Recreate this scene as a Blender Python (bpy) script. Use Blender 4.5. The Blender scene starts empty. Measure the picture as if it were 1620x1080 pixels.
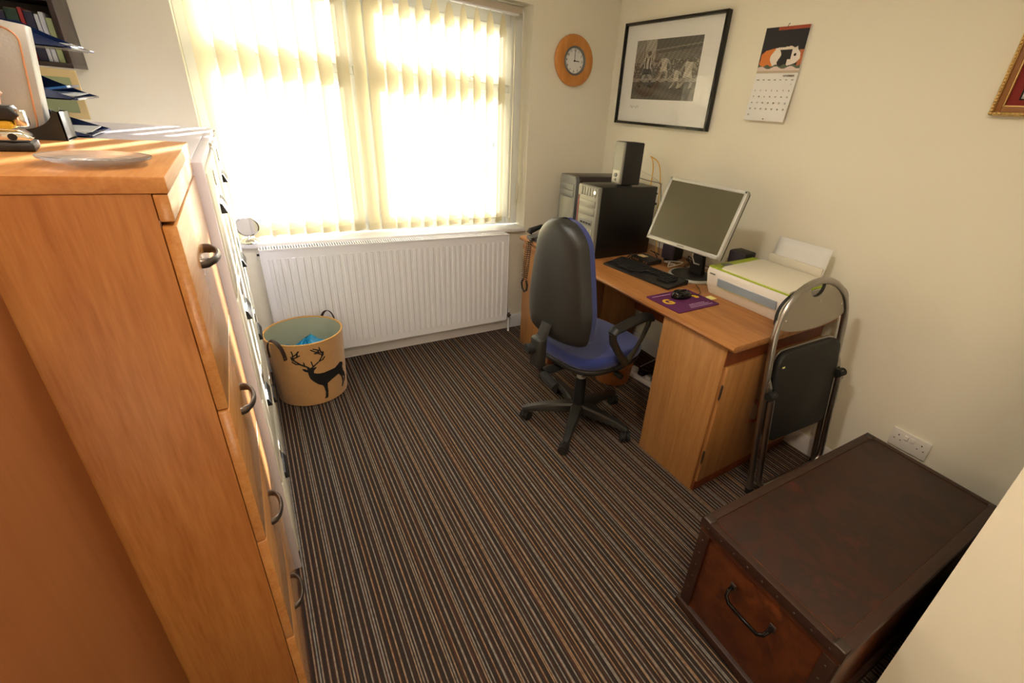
import bpy, bmesh, math, random
import numpy as np
from mathutils import Vector, Matrix, Euler
random.seed(7)
R = math.radians
PI = math.pi
scn = bpy.context.scene
COL = scn.collection

# ------------------------------------------------------------------ camera
cam_d = bpy.data.cameras.new('camera')
cam = bpy.data.objects.new('camera', cam_d); COL.objects.link(cam)
CR = Vector((0.83027127, -0.55052962, 0.08698715))
CU = Vector((0.17382651, 0.40405361, 0.89806738))
CF = Vector((0.52956016, 0.73051887, -0.43117075))
m = Matrix.Identity(4)
for i in range(3):
    m[i][0] = CR[i]; m[i][1] = CU[i]; m[i][2] = -CF[i]
m[0][3], m[1][3], m[2][3] = -2.2191781, -2.80471711, 1.50141025
cam.matrix_world = m
cam_d.sensor_width = 36.0
cam_d.lens = 711.4656 / 1620 * 36
cam_d.shift_x = -85.4295 / 1620
cam_d.shift_y = -15.2027 / 1620
cam_d.clip_start = 0.02
scn.camera = cam

# ------------------------------------------------------------------ world, sun, exposure
scn.view_settings.view_transform = 'Standard'
scn.view_settings.look = 'None'
scn.view_settings.gamma = 1
scn.view_settings.exposure = 1.0
w = bpy.data.worlds.new('world'); scn.world = w; w.use_nodes = True
bg = w.node_tree.nodes['Background']
bg.inputs[0].default_value = (0.93, 0.97, 1.0, 1)
bg.inputs[1].default_value = 5.6
SUN_AZ, SUN_EL = R(19), R(11.5)
sd = bpy.data.lights.new('sun', 'SUN'); sd.energy = 20.0; sd.angle = R(0.7); sd.color = (1.0, 0.95, 0.87)
sun = bpy.data.objects.new('sun', sd); COL.objects.link(sun)
sv = Vector((math.sin(SUN_AZ)*math.cos(SUN_EL), math.cos(SUN_AZ)*math.cos(SUN_EL), math.sin(SUN_EL)))
sun.rotation_euler = sv.to_track_quat('Z', 'Y').to_euler()
sun.location = (0, 5, 3)
pd = bpy.data.lights.new('window_portal', 'AREA'); pd.shape = 'RECTANGLE'; pd.size = 1.75; pd.size_y = 1.35
pd.cycles.is_portal = True
po = bpy.data.objects.new('window_portal', pd); COL.objects.link(po)
po.location = (-1.5, 0.27, 1.42); po.rotation_euler = (R(-90), 0, 0)

# ------------------------------------------------------------------ materials
def nt(name):
    mt = bpy.data.materials.new(name); mt.use_nodes = True
    t = mt.node_tree; b = t.nodes['Principled BSDF']
    return mt, t, b
def lnk(t, a, b): t.links.new(a, b)
def srgb(r, g, b):
    f = lambda c: (c/255/12.92) if c/255 <= 0.04045 else ((c/255+0.055)/1.055)**2.4
    return (f(r), f(g), f(b), 1)
def mat(name, col, rough=0.5, metal=0.0, spec=0.5, bump=0.0, bscale=200, var=0.0, vscale=8, coat=0, sheen=0, trans=0):
    mt, t, b = nt(name)
    b.inputs['Base Color'].default_value = col
    b.inputs['Roughness'].default_value = rough
    b.inputs['Metallic'].default_value = metal
    b.inputs['Specular IOR Level'].default_value = spec
    b.inputs['Coat Weight'].default_value = coat
    b.inputs['Sheen Weight'].default_value = sheen
    b.inputs['Transmission Weight'].default_value = trans
    tc = t.nodes.new('ShaderNodeTexCoord')
    if var:
        n = t.nodes.new('ShaderNodeTexNoise'); n.inputs['Scale'].default_value = vscale; n.inputs['Detail'].default_value = 5
        lnk(t, tc.outputs['Object'], n.inputs['Vector'])
        mx = t.nodes.new('ShaderNodeMix'); mx.data_type = 'RGBA'
        mx.inputs[6].default_value = tuple(c*(1-var) for c in col[:3])+(1,)
        mx.inputs[7].default_value = tuple(min(1, c*(1+var)) for c in col[:3])+(1,)
        lnk(t, n.outputs['Fac'], mx.inputs[0]); lnk(t, mx.outputs[2], b.inputs['Base Color'])
    if bump:
        n2 = t.nodes.new('ShaderNodeTexNoise'); n2.inputs['Scale'].default_value = bscale; n2.inputs['Detail'].default_value = 3
        lnk(t, tc.outputs['Object'], n2.inputs['Vector'])
        bp = t.nodes.new('ShaderNodeBump'); bp.inputs['Strength'].default_value = bump; bp.inputs['Distance'].default_value = 0.002
        lnk(t, n2.outputs['Fac'], bp.inputs['Height']); lnk(t, bp.outputs['Normal'], b.inputs['Normal'])
    return mt
def wood(name, c1, c2, axis='z', rough=0.4, scale=1.0, coat=0.0, fine=0.5, stretch=14.0):
    """grain running along `axis` of the object"""
    mt, t, b = nt(name)
    tc = t.nodes.new('ShaderNodeTexCoord'); mp = t.nodes.new('ShaderNodeMapping')
    s = {'x': (1, stretch, stretch), 'y': (stretch, 1, stretch), 'z': (stretch, stretch, 1)}[axis]
    mp.inputs['Scale'].default_value = tuple(v*scale for v in s)
    lnk(t, tc.outputs['Object'], mp.inputs['Vector'])
    n = t.nodes.new('ShaderNodeTexNoise'); n.inputs['Scale'].default_value = 1.1; n.inputs['Detail'].default_value = 6; n.inputs['Roughness'].default_value = 0.6; n.inputs['Distortion'].default_value = 0.6
    lnk(t, mp.outputs[0], n.inputs['Vector'])
    n2 = t.nodes.new('ShaderNodeTexNoise'); n2.inputs['Scale'].default_value = 9; n2.inputs['Detail'].default_value = 3
    lnk(t, mp.outputs[0], n2.inputs['Vector'])
    ad = t.nodes.new('ShaderNodeMath'); ad.operation = 'MULTIPLY_ADD'; ad.inputs[1].default_value = fine
    lnk(t, n2.outputs['Fac'], ad.inputs[0]); lnk(t, n.outputs['Fac'], ad.inputs[2])
    rp = t.nodes.new('ShaderNodeValToRGB')
    rp.color_ramp.elements[0].position = 0.35+fine*0.35; rp.color_ramp.elements[0].color = c1
    rp.color_ramp.elements[1].position = 0.62+fine*0.62; rp.color_ramp.elements[1].color = c2
    lnk(t, ad.outputs[0], rp.inputs[0]); lnk(t, rp.outputs[0], b.inputs['Base Color'])
    b.inputs['Roughness'].default_value = rough; b.inputs['Coat Weight'].default_value = coat; b.inputs['Coat Roughness'].default_value = 0.25
    bp = t.nodes.new('ShaderNodeBump'); bp.inputs['Strength'].default_value = 0.15; bp.inputs['Distance'].default_value = 0.001
    lnk(t, n2.outputs['Fac'], bp.inputs['Height']); lnk(t, bp.outputs['Normal'], b.inputs['Normal'])
    return mt
M = {}
M['wall'] = mat('cream_wall_paint', srgb(243, 238, 221), 0.85, spec=0.2, bump=0.15, bscale=90, var=0.015, vscale=2)
M['ceiling'] = mat('white_ceiling_paint', srgb(240, 236, 222), 0.9, spec=0.2)
M['gloss'] = mat('white_gloss_paint', srgb(240, 240, 244), 0.3)
M['upvc'] = mat('white_upvc', srgb(240, 242, 240), 0.3)
M['rad'] = mat('radiator_enamel', srgb(240, 241, 248), 0.25)
M['black'] = mat('black_plastic', srgb(24, 24, 25), 0.45, bump=0.2, bscale=600)
M['blackgloss'] = mat('gloss_black', srgb(10, 10, 11), 0.12, var=0.3, vscale=20)
M['rubber'] = mat('black_rubber', srgb(20, 20, 20), 0.7)
M['chairshell'] = mat('black_chair_shell', srgb(40, 40, 38), 0.38, bump=0.3, bscale=500)
M['chrome'] = mat('chrome', (0.8, 0.8, 0.8, 1), 0.12, 1)
M['steel'] = mat('satin_steel', (0.42, 0.40, 0.38, 1), 0.3, 1)
M['brass'] = mat('aged_metal', (0.25, 0.2, 0.15, 1), 0.45, 1)
M['silver'] = mat('silver_plastic', srgb(190, 190, 184), 0.35, metal=0.3)
M['tower_silver'] = mat('tower_silver_plastic', srgb(146, 146, 138), 0.4, metal=0.3)
M['tower_black'] = mat('tower_black_panel', srgb(12, 12, 12), 0.38)
M['silver_dark'] = mat('grey_plastic', srgb(120, 122, 124), 0.4, metal=0.2)
M['white'] = mat('white_plastic', srgb(236, 232, 226), 0.35)
M['beigewhite'] = mat('warm_white_plastic', srgb(232, 226, 208), 0.4)
M['lime'] = mat('lime_plastic', srgb(176, 200, 40), 0.35)
M['blue'] = mat('blue_chair_fabric', srgb(34, 50, 120), 0.95, bump=0.7, bscale=700, sheen=0.3, var=0.12, vscale=250)
M['purple'] = mat('purple_mat_cloth', srgb(92, 24, 84), 0.7, bump=0.2, bscale=900)
M['yellow'] = mat('yellow_print', srgb(222, 178, 40), 0.6)
M['lilacprint'] = mat('pale_lilac_print', srgb(200, 170, 205), 0.6)
M['note'] = mat('pale_yellow_paper', srgb(238, 232, 150), 0.8)
M['paper'] = mat('white_paper', srgb(240, 240, 238), 0.8)
M['text'] = mat('dark_ink', srgb(35, 33, 32), 0.7)
M['greytext'] = mat('grey_ink', srgb(110, 105, 100), 0.7)
M['darkbrass'] = mat('dark_worn_metal', (0.09, 0.07, 0.06, 1), 0.5, 0.8)
M['oak_front'] = wood('oak_laminate_front', srgb(190, 126, 66), srgb(212, 154, 92), 'y', 0.26, 1.6, coat=0.6, fine=0.6)
M['lilac'] = mat('lilac_enamelled_steel', srgb(226, 220, 232), 0.35, metal=0.0)
M['creamsteel'] = mat('cream_enamelled_steel', srgb(232, 226, 208), 0.3)
M['bronze'] = mat('dark_bronze_handle', (0.16, 0.14, 0.13, 1), 0.3, 0.9)
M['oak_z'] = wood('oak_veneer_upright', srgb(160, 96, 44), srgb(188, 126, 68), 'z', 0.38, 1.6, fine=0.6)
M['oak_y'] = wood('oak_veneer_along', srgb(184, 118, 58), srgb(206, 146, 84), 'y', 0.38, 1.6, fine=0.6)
M['oak_x'] = wood('oak_veneer_across', srgb(206, 138, 62), srgb(230, 172, 96), 'x', 0.38, 1.6, fine=0.6)
M['panel'] = wood('plain_brown_veneer', srgb(146, 88, 46), srgb(158, 100, 56), 'z', 0.5, 0.8, fine=0.3)
M['desk_y'] = wood('desk_veneer_along', srgb(150, 94, 46), srgb(178, 122, 68), 'y', 0.35, 1.8, coat=0.2)
M['desk_z'] = wood('desk_veneer_upright', srgb(158, 108, 58), srgb(182, 132, 80), 'z', 0.4, 1.8, stretch=18)
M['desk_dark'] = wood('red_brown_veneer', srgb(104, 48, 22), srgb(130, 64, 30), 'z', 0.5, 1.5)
M['trunk'] = mat('dark_brown_trunk_board', srgb(66, 30, 14), 0.42, var=0.55, vscale=9, bump=0.5, bscale=60, coat=0.05)
M['trunk_top'] = mat('dark_brown_trunk_lid', srgb(54, 32, 22), 0.5, var=0.45, vscale=7, bump=0.6, bscale=90)
def mottle(name, cols, rough, scale, coat=0.0):
    mt, t, b = nt(name)
    tc = t.nodes.new('ShaderNodeTexCoord'); n = t.nodes.new('ShaderNodeTexNoise'); n.inputs['Scale'].default_value = scale; n.inputs['Detail'].default_value = 8; n.inputs['Roughness'].default_value = 0.65; n.inputs['Distortion'].default_value = 0.4
    lnk(t, tc.outputs['Object'], n.inputs['Vector']); rp = t.nodes.new('ShaderNodeValToRGB'); el = rp.color_ramp.elements
    el[0].position = .33; el[0].color = cols[0]; el[1].position = .68; el[1].color = cols[-1]
    for k, c in enumerate(cols[1:-1]): e = el.new(.33+.35*(k+1)/(len(cols)-1)); e.color = c
    lnk(t, n.outputs['Fac'], rp.inputs[0]); lnk(t, rp.outputs[0], b.inputs['Base Color'])
    v = t.nodes.new('ShaderNodeTexNoise'); v.inputs['Scale'].default_value = 140; v.inputs['Detail'].default_value = 3; lnk(t, tc.outputs['Object'], v.inputs['Vector'])
    bp = t.nodes.new('ShaderNodeBump'); bp.inputs['Strength'].default_value = .5; bp.inputs['Distance'].default_value = .001; lnk(t, v.outputs['Fac'], bp.inputs['Height']); lnk(t, bp.outputs['Normal'], b.inputs['Normal'])
    mr = t.nodes.new('ShaderNodeMapRange'); mr.inputs[3].default_value = rough-.12; mr.inputs[4].default_value = rough+.15; lnk(t, n.outputs['Fac'], mr.inputs[0]); lnk(t, mr.outputs[0], b.inputs['Roughness'])
    b.inputs['Coat Weight'].default_value = coat; b.inputs['Coat Roughness'].default_value = .3
    return mt
M['trunk'] = mottle('dark_varnished_trunk_board', [srgb(50, 20, 8), srgb(92, 44, 14), srgb(66, 28, 10), srgb(112, 56, 18)], .4, 7, .1)
M['trunk_top'] = mottle('dark_brown_trunk_lid', [srgb(32, 24, 17), srgb(56, 24, 13), srgb(38, 22, 14), srgb(78, 32, 18)], .5, 5)
M['trunk_strip'] = mat('trunk_edge_strip', srgb(50, 27, 17), 0.5, var=0.4, vscale=25, bump=0.4, bscale=120)
M['felt'] = mat('tan_felt', srgb(200, 152, 96), 0.95, bump=0.6, bscale=500, var=0.1, vscale=60, sheen=0.3)
M['lining'] = mat('grey_green_lining', srgb(178, 182, 158), 0.9, bump=0.5, bscale=30, var=0.1, vscale=12)
M['leather'] = mat('dark_brown_leather', srgb(54, 36, 30), 0.5)
M['print_black'] = mat('black_print', srgb(22, 20, 18), 0.85)
M['bluebag'] = mat('cyan_blue_plastic_bag', srgb(40, 150, 205), 0.3, var=0.25, vscale=14, bump=1.0, bscale=25)
M['navyprint'] = mat('navy_print', srgb(16, 60, 110), 0.5)
M['wicker'] = mat('orange_brown_wicker', srgb(146, 88, 46), 0.6, bump=1.0, bscale=160, var=0.35, vscale=70)
M['navy'] = mat('navy_translucent_plastic', srgb(14, 34, 76), 0.15, var=0.2, vscale=6)
M['clearblue'] = mat('blue_plastic', srgb(24, 92, 160), 0.12)
M['shelf'] = mat('very_dark_brown_shelf', srgb(40, 22, 20), 0.4)
M['buff'] = mat('buff_card', srgb(214, 190, 140), 0.8)
M['silverbox'] = mat('silver_card', srgb(176, 176, 176), 0.35, metal=0.25, bump=0.1, bscale=300)
M['copper'] = mat('copper_foil', (0.85, 0.42, 0.25, 1), 0.3, 0.8)
M['pink'] = mat('pale_pink_ceramic', srgb(232, 202, 190), 0.3)
M['clockwood'] = wood('golden_beech', srgb(198, 124, 52), srgb(216, 150, 78), 'z', 0.4, 2)
M['gold'] = mat('gilt', (0.62, 0.42, 0.16, 1), 0.35, 0.8, bump=0.5, bscale=200)
M['goldwood'] = mat('gilt_brown', srgb(150, 98, 44), 0.4)
M['redmat'] = mat('red_mount_card', srgb(132, 36, 30), 0.8)
M['cablewhite'] = mat('white_cable', srgb(220, 220, 216), 0.5)
M['cableyellow'] = mat('yellow_cable', srgb(226, 176, 60), 0.5)
M['darkgrey'] = mat('dark_grey_padding', srgb(28, 28, 27), 0.6, bump=0.2, bscale=400)
M['screen'] = mat('lcd_screen_off', srgb(88, 84, 62), 0.25, spec=0.7)
M['taupe'] = mat('satin_grey_plate', (0.42, 0.39, 0.33, 1), 0.45, 0.6)
M['violetgrey'] = mat('violet_grey_plastic', srgb(74, 68, 84), 0.4)
M['speckle'] = mat('headrail_grey', srgb(196, 184, 168), 0.4)
M['mirror'] = mat('mirror_glass', (0.9, 0.88, 0.8, 1), 0.02, 1)
M['redbook'] = mat('red_cloth_book', srgb(140, 30, 34), 0.6)
M['greenbook'] = mat('dark_green_book', srgb(16, 52, 40), 0.6)
M['navybook'] = mat('navy_book', srgb(24, 24, 56), 0.6)
M['greybook'] = mat('pale_grey_book', srgb(180, 184, 200), 0.6)
M['greenpale'] = mat('pale_green_book', srgb(150, 160, 120), 0.6)
M['lawn'] = mat('pale_paving', srgb(150, 150, 140), 0.9, var=0.2, vscale=3)
M['render_wall'] = mat('grey_fence_boards', srgb(150, 152, 150), 0.8, var=0.1, vscale=3)
M['leaf'] = mat('hedge_leaves', srgb(56, 70, 44), 0.7, var=0.5, vscale=20)

def mat_glass():
    mt = bpy.data.materials.new('window_glass'); mt.use_nodes = True; t = mt.node_tree; t.nodes.clear()
    o = t.nodes.new('ShaderNodeOutputMaterial'); mx = t.nodes.new('ShaderNodeMixShader')
    tr = t.nodes.new('ShaderNodeBsdfTransparent'); gl = t.nodes.new('ShaderNodeBsdfGlossy'); gl.inputs['Roughness'].default_value = 0.01
    lw = t.nodes.new('ShaderNodeLayerWeight'); lw.inputs[0].default_value = 0.5
    pw = t.nodes.new('ShaderNodeMath'); pw.operation = 'POWER'; pw.inputs[1].default_value = 5; lnk(t, lw.outputs['Facing'], pw.inputs[0])
    fr = t.nodes.new('ShaderNodeMath'); fr.operation = 'MULTIPLY_ADD'; fr.inputs[1].default_value = 0.9; fr.inputs[2].default_value = 0.04; lnk(t, pw.outputs[0], fr.inputs[0])
    lnk(t, fr.outputs[0], mx.inputs[0]); lnk(t, tr.outputs[0], mx.inputs[1]); lnk(t, gl.outputs[0], mx.inputs[2]); lnk(t, mx.outputs[0], o.inputs[0])
    return mt
M['glass'] = mat_glass()
def mat_clear():
    mt, t, b = nt('clear_moulded_glass')
    b.inputs['Transmission Weight'].default_value = 0.85; b.inputs['Roughness'].default_value = 0.08; b.inputs['Base Color'].default_value = (0.92, 0.93, 0.95, 1)
    return mt
M['clear'] = mat_clear()
def mat_slat():
    mt = bpy.data.materials.new('cream_blind_fabric'); mt.use_nodes = True; t = mt.node_tree; t.nodes.clear()
    o = t.nodes.new('ShaderNodeOutputMaterial'); mx = t.nodes.new('ShaderNodeMixShader'); mx.inputs[0].default_value = 0.105
    d = t.nodes.new('ShaderNodeBsdfDiffuse'); tr = t.nodes.new('ShaderNodeBsdfTranslucent')
    d.inputs[0].default_value = srgb(240, 230, 200); tr.inputs[0].default_value = srgb(246, 236, 206)
    lnk(t, d.outputs[0], mx.inputs[1]); lnk(t, tr.outputs[0], mx.inputs[2]); lnk(t, mx.outputs[0], o.inputs[0])
    return mt
M['slat'] = mat_slat()
def mat_carpet():
    mt, t, b = nt('striped_carpet')
    tc = t.nodes.new('ShaderNodeTexCoord'); sp = t.nodes.new('ShaderNodeSeparateXYZ'); lnk(t, tc.outputs['Object'], sp.inputs[0])
    def stripe(freq, seed, lo, hi):
        mu = t.nodes.new('ShaderNodeMath'); mu.operation = 'MULTIPLY_ADD'; mu.inputs[1].default_value = freq; mu.inputs[2].default_value = seed
        lnk(t, sp.outputs['X'], mu.inputs[0])
        n = t.nodes.new('ShaderNodeTexNoise'); n.noise_dimensions = '1D'; n.inputs['Scale'].default_value = 1; n.inputs['Detail'].default_value = 1
        lnk(t, mu.outputs[0], n.inputs['W'])
        mr = t.nodes.new('ShaderNodeMapRange'); mr.inputs[1].default_value = lo; mr.inputs[2].default_value = hi
        lnk(t, n.outputs['Fac'], mr.inputs[0]); return mr.outputs[0]
    # fibre noise
    nf = t.nodes.new('ShaderNodeTexNoise'); nf.inputs['Scale'].default_value = 330; nf.inputs['Detail'].default_value = 2; lnk(t, tc.outputs['Object'], nf.inputs['Vector'])
    nl = t.nodes.new('ShaderNodeTexNoise'); nl.inputs['Scale'].default_value = 60; nl.inputs['Detail'].default_value = 2; lnk(t, tc.outputs['Object'], nl.inputs['Vector'])
    base = t.nodes.new('ShaderNodeMix'); base.data_type = 'RGBA'; base.inputs[6].default_value = srgb(26, 23, 24); base.inputs[7].default_value = srgb(66, 57, 53)
    lnk(t, nf.outputs['Fac'], base.inputs[0])
    rust = t.nodes.new('ShaderNodeMix'); rust.data_type = 'RGBA'; rust.inputs[7].default_value = srgb(84, 52, 42)
    lnk(t, base.outputs[2], rust.inputs[6])
    rf = t.nodes.new('ShaderNodeMath'); rf.operation = 'MULTIPLY'; rf.inputs[1].default_value = 0.6
    lnk(t, stripe(95, 40, 0.55, 0.62), rf.inputs[0]); lnk(t, rf.outputs[0], rust.inputs[0])
    # regular thin light line, period 16 mm, wobbling phase
    ph = t.nodes.new('ShaderNodeMath'); ph.operation = 'MULTIPLY'; ph.inputs[1].default_value = 1/0.0165
    lnk(t, sp.outputs['X'], ph.inputs[0])
    frc = t.nodes.new('ShaderNodeMath'); frc.operation = 'FRACT'; lnk(t, ph.outputs[0], frc.inputs[0])
    cmp = t.nodes.new('ShaderNodeMath'); cmp.operation = 'COMPARE'; cmp.inputs[1].default_value = 0.5; cmp.inputs[2].default_value = 0.11
    lnk(t, frc.outputs[0], cmp.inputs[0])
    # second line at other period
    ph2 = t.nodes.new('ShaderNodeMath'); ph2.operation = 'MULTIPLY'; ph2.inputs[1].default_value = 1/0.041
    lnk(t, sp.outputs['X'], ph2.inputs[0])
    fr2 = t.nodes.new('ShaderNodeMath'); fr2.operation = 'FRACT'; lnk(t, ph2.outputs[0], fr2.inputs[0])
    cm2 = t.nodes.new('ShaderNodeMath'); cm2.operation = 'COMPARE'; cm2.inputs[1].default_value = 0.3; cm2.inputs[2].default_value = 0.05
    lnk(t, fr2.outputs[0], cm2.inputs[0])
    mxm = t.nodes.new('ShaderNodeMath'); mxm.operation = 'MAXIMUM'; lnk(t, cmp.outputs[0], mxm.inputs[0]); lnk(t, cm2.outputs[0], mxm.inputs[1])
    dim = t.nodes.new('ShaderNodeMath'); dim.operation = 'MULTIPLY'
    mr = t.nodes.new('ShaderNodeMapRange'); mr.inputs[1].default_value = 0.3; mr.inputs[2].default_value = 0.6; mr.inputs[3].default_value = 0.55
    lnk(t, nl.outputs['Fac'], mr.inputs[0])
    lnk(t, mxm.outputs[0], dim.inputs[0]); lnk(t, mr.outputs[0], dim.inputs[1])
    lc = t.nodes.new('ShaderNodeMix'); lc.data_type = 'RGBA'; lc.inputs[6].default_value = srgb(150, 122, 96); lc.inputs[7].default_value = srgb(134, 130, 124)
    lnk(t, stripe(30, 7, 0.42, 0.58), lc.inputs[0])
    fin = t.nodes.new('ShaderNodeMix'); fin.data_type = 'RGBA'
    lnk(t, dim.outputs[0], fin.inputs[0]); lnk(t, rust.outputs[2], fin.inputs[6]); lnk(t, lc.outputs[2], fin.inputs[7])
    lnk(t, fin.outputs[2], b.inputs['Base Color']); b.inputs['Roughness'].default_value = 0.95; b.inputs['Specular IOR Level'].default_value = 0.1
    bp = t.nodes.new('ShaderNodeBump'); bp.inputs['Strength'].default_value = 0.6; bp.inputs['Distance'].default_value = 0.003
    lnk(t, nf.outputs['Fac'], bp.inputs['Height']); lnk(t, bp.outputs['Normal'], b.inputs['Normal'])
    return mt
M['carpet'] = mat_carpet()
def mat_attr(name, rough=0.6, coat=0.0):
    mt, t, b = nt(name)
    a = t.nodes.new('ShaderNodeAttribute'); a.attribute_name = 'Col'
    lnk(t, a.outputs['Color'], b.inputs['Base Color']); b.inputs['Roughness'].default_value = rough
    return mt
M['printed'] = mat_attr('printed_paper')

# ------------------------------------------------------------------ mesh helpers
def V(*a): return Vector(a)
class MB:
    def __init__(s): s.bm = bmesh.new()
    def _add(s, tmp, mx=None):
        if mx is not None: bmesh.ops.transform(tmp, matrix=mx, verts=tmp.verts)
        me = bpy.data.meshes.new('tmp'); tmp.to_mesh(me); tmp.free(); s.bm.from_mesh(me); bpy.data.meshes.remove(me)
    def box(s, x0, x1, y0, y1, z0, z1, bev=0.0, seg=2, mx=None):
        t = bmesh.new(); bmesh.ops.create_cube(t, size=1)
        for v in t.verts:
            v.co = Vector((x0+(v.co.x+.5)*(x1-x0), y0+(v.co.y+.5)*(y1-y0), z0+(v.co.z+.5)*(z1-z0)))
        if bev: bmesh.ops.bevel(t, geom=t.edges[:], offset=min(bev, .45*min(abs(x1-x0), abs(y1-y0), abs(z1-z0))), segments=seg, affect='EDGES', profile=0.5)
        s._add(t, mx); return s
    def cone(s, p0, p1, r0, r1, seg=20, mx=None, caps=True):
        p0, p1 = Vector(p0), Vector(p1); d = p1-p0
        t = bmesh.new(); bmesh.ops.create_cone(t, cap_ends=caps, cap_tris=False, segments=seg, radius1=r0, radius2=r1, depth=d.length)
        q = d.to_track_quat('Z', 'Y').to_matrix().to_4x4()
        bmesh.ops.transform(t, matrix=Matrix.Translation((p0+p1)/2) @ q, verts=t.verts)
        s._add(t, mx); return s
    def cyl(s, p0, p1, r, seg=20, mx=None): return s.cone(p0, p1, r, r, seg, mx)
    def sph(s, c, rx, ry=None, rz=None, seg=20, mx=None):
        t = bmesh.new(); bmesh.ops.create_uvsphere(t, u_segments=seg, v_segments=max(6, seg//2), radius=1)
        ry = ry or rx; rz = rz or rx
        for v in t.verts: v.co = Vector((c[0]+v.co.x*rx, c[1]+v.co.y*ry, c[2]+v.co.z*rz))
        s._add(t, mx); return s
    def lathe(s, prof, seg=40, mx=None, close=False):
        t = bmesh.new(); rings = []
        for r, z in prof:
            if r < 1e-6: rings.append([t.verts.new((0, 0, z))])
            else: rings.append([t.verts.new((r*math.cos(2*PI*k/seg), r*math.sin(2*PI*k/seg), z)) for k in range(seg)])
        prs = list(zip(rings[:-1], rings[1:]))
        if close: prs.append((rings[-1], rings[0]))
        for a, b in prs:
            for k in range(seg):
                k2 = (k+1) % seg
                if len(a) == 1 and len(b) == 1: continue
                if len(a) == 1: t.faces.new((a[0], b[k], b[k2]))
                elif len(b) == 1: t.faces.new((a[k], b[0], a[k2]))
                else: t.faces.new((a[k], b[k], b[k2], a[k2]))
        bmesh.ops.recalc_face_normals(t, faces=t.faces)
        s._add(t, mx); return s
    def tube(s, pts, r, seg=10, close=False, mx=None, flat=None):
        """r number or list; flat=(sx, sy) squashes the section"""
        pts = [Vector(p) for p in pts]; n = len(pts); t = bmesh.new(); rings = []
        up = Vector((0, 0, 1)); prev = None
        for i, p in enumerate(pts):
            a = pts[i-1] if (i > 0 or close) else pts[i]; b = pts[(i+1) % n] if (i < n-1 or close) else pts[i]
            d = (b-a).normalized()
            if prev is None:
                u = d.cross(up)
                if u.length < 1e-3: u = d.cross(Vector((0, 1, 0)))
                u.normalize()
            else:
                u = prev - d*prev.dot(d)
                u.normalize()
            prev = u; vv = d.cross(u); rr = r[i] if isinstance(r, (list, tuple)) else r
            fx, fy = flat or (1, 1)
            rings.append([t.verts.new(p+u*math.cos(2*PI*k/seg)*rr*fx+vv*math.sin(2*PI*k/seg)*rr*fy) for k in range(seg)])
        prs = list(zip(rings[:-1], rings[1:]))
        if close: prs.append((rings[-1], rings[0]))
        for a, b in prs:
            for k in range(seg): t.faces.new((a[k], b[k], b[(k+1) % seg], a[(k+1) % seg]))
        if not close:
            t.faces.new(rings[0][::-1]); t.faces.new(rings[-1])
        bmesh.ops.recalc_face_normals(t, faces=t.faces)
        s._add(t, mx); return s
    def prism(s, poly, o, u, v, n, t0, t1, bev=0.0, seg=3, mx=None):
        """poly of (a,b) in the u,v plane at o, extruded from t0 to t1 along n"""
        o, u, v, n = Vector(o), Vector(u), Vector(v), Vector(n); t = bmesh.new()
        A = [t.verts.new(o+u*a+v*b+n*t0) for a, b in poly]; B = [t.verts.new(o+u*a+v*b+n*t1) for a, b in poly]
        t.faces.new(A[::-1]); t.faces.new(B); k = len(poly)
        for i in range(k): t.faces.new((A[i], A[(i+1) % k], B[(i+1) % k], B[i]))
        bmesh.ops.recalc_face_normals(t, faces=t.faces)
        if bev:
            es = [e for e in t.edges if (e.verts[0] in A and e.verts[1] in A) or (e.verts[0] in B and e.verts[1] in B)]
            bmesh.ops.bevel(t, geom=es, offset=bev, segments=seg, affect='EDGES', profile=0.5)
        s._add(t, mx); return s
    def grid(s, fn, nu, nv, closeu=False, mx=None):
        t = bmesh.new(); g = [[t.verts.new(fn(i/(nu if closeu else nu-1), j/(nv-1))) for j in range(nv)] for i in range(nu)]
        for i in range(nu if closeu else nu-1):
            for j in range(nv-1):
                i2 = (i+1) % nu
                t.faces.new((g[i][j], g[i2][j], g[i2][j+1], g[i][j+1]))
        s._add(t, mx); return s
    def build(s, name, m, parent=None, local=False, smooth=35, weld=False):
        me = bpy.data.meshes.new(name)
        if weld: bmesh.ops.remove_doubles(s.bm, verts=s.bm.verts, dist=1e-5)
        s.bm.to_mesh(me); s.bm.free()
        o = bpy.data.objects.new(name, me); COL.objects.link(o)
        for mm in (m if isinstance(m, (list, tuple)) else [m]): me.materials.append(mm)
        if smooth:
            for p in me.polygons: p.use_smooth = True
            me.set_sharp_from_angle(angle=R(smooth))
        attach(o, parent, local)
        return o
def world_of(o):
    mx = o.matrix_basis.copy()
    while o.parent is not None:
        o = o.parent; mx = o.matrix_basis @ mx
    return mx
def attach(o, parent, local=False):
    if parent is not None:
        o.parent = parent
        if not local and o.type == 'MESH': o.data.transform(world_of(parent).inverted())
    elif not local and o.type == 'MESH':
        # origin at the base of the thing
        vs = [v.co for v in o.data.vertices]
        c = Vector(((min(v.x for v in vs)+max(v.x for v in vs))/2, (min(v.y for v in vs)+max(v.y for v in vs))/2, min(v.z for v in vs)))
        if name_free(o): o.data.transform(Matrix.Translation(-c)); o.location = c
def name_free(o): return True
def rrect(w, h, r, n=5, cx=0, cy=0):
    out = []
    for qx, qy, a0 in ((1, 1, 0), (-1, 1, 90), (-1, -1, 180), (1, -1, 270)):
        for k in range(n+1):
            a = R(a0+90*k/n); out.append((cx+qx*(w/2-r)+r*math.cos(a), cy+qy*(h/2-r)+r*math.sin(a)))
    return out
def tag(o, label, cat, group=None, kind=None):
    if label: o['label'] = label
    if cat: o['category'] = cat
    if group: o['group'] = group
    if kind: o['kind'] = kind
    return o
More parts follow.
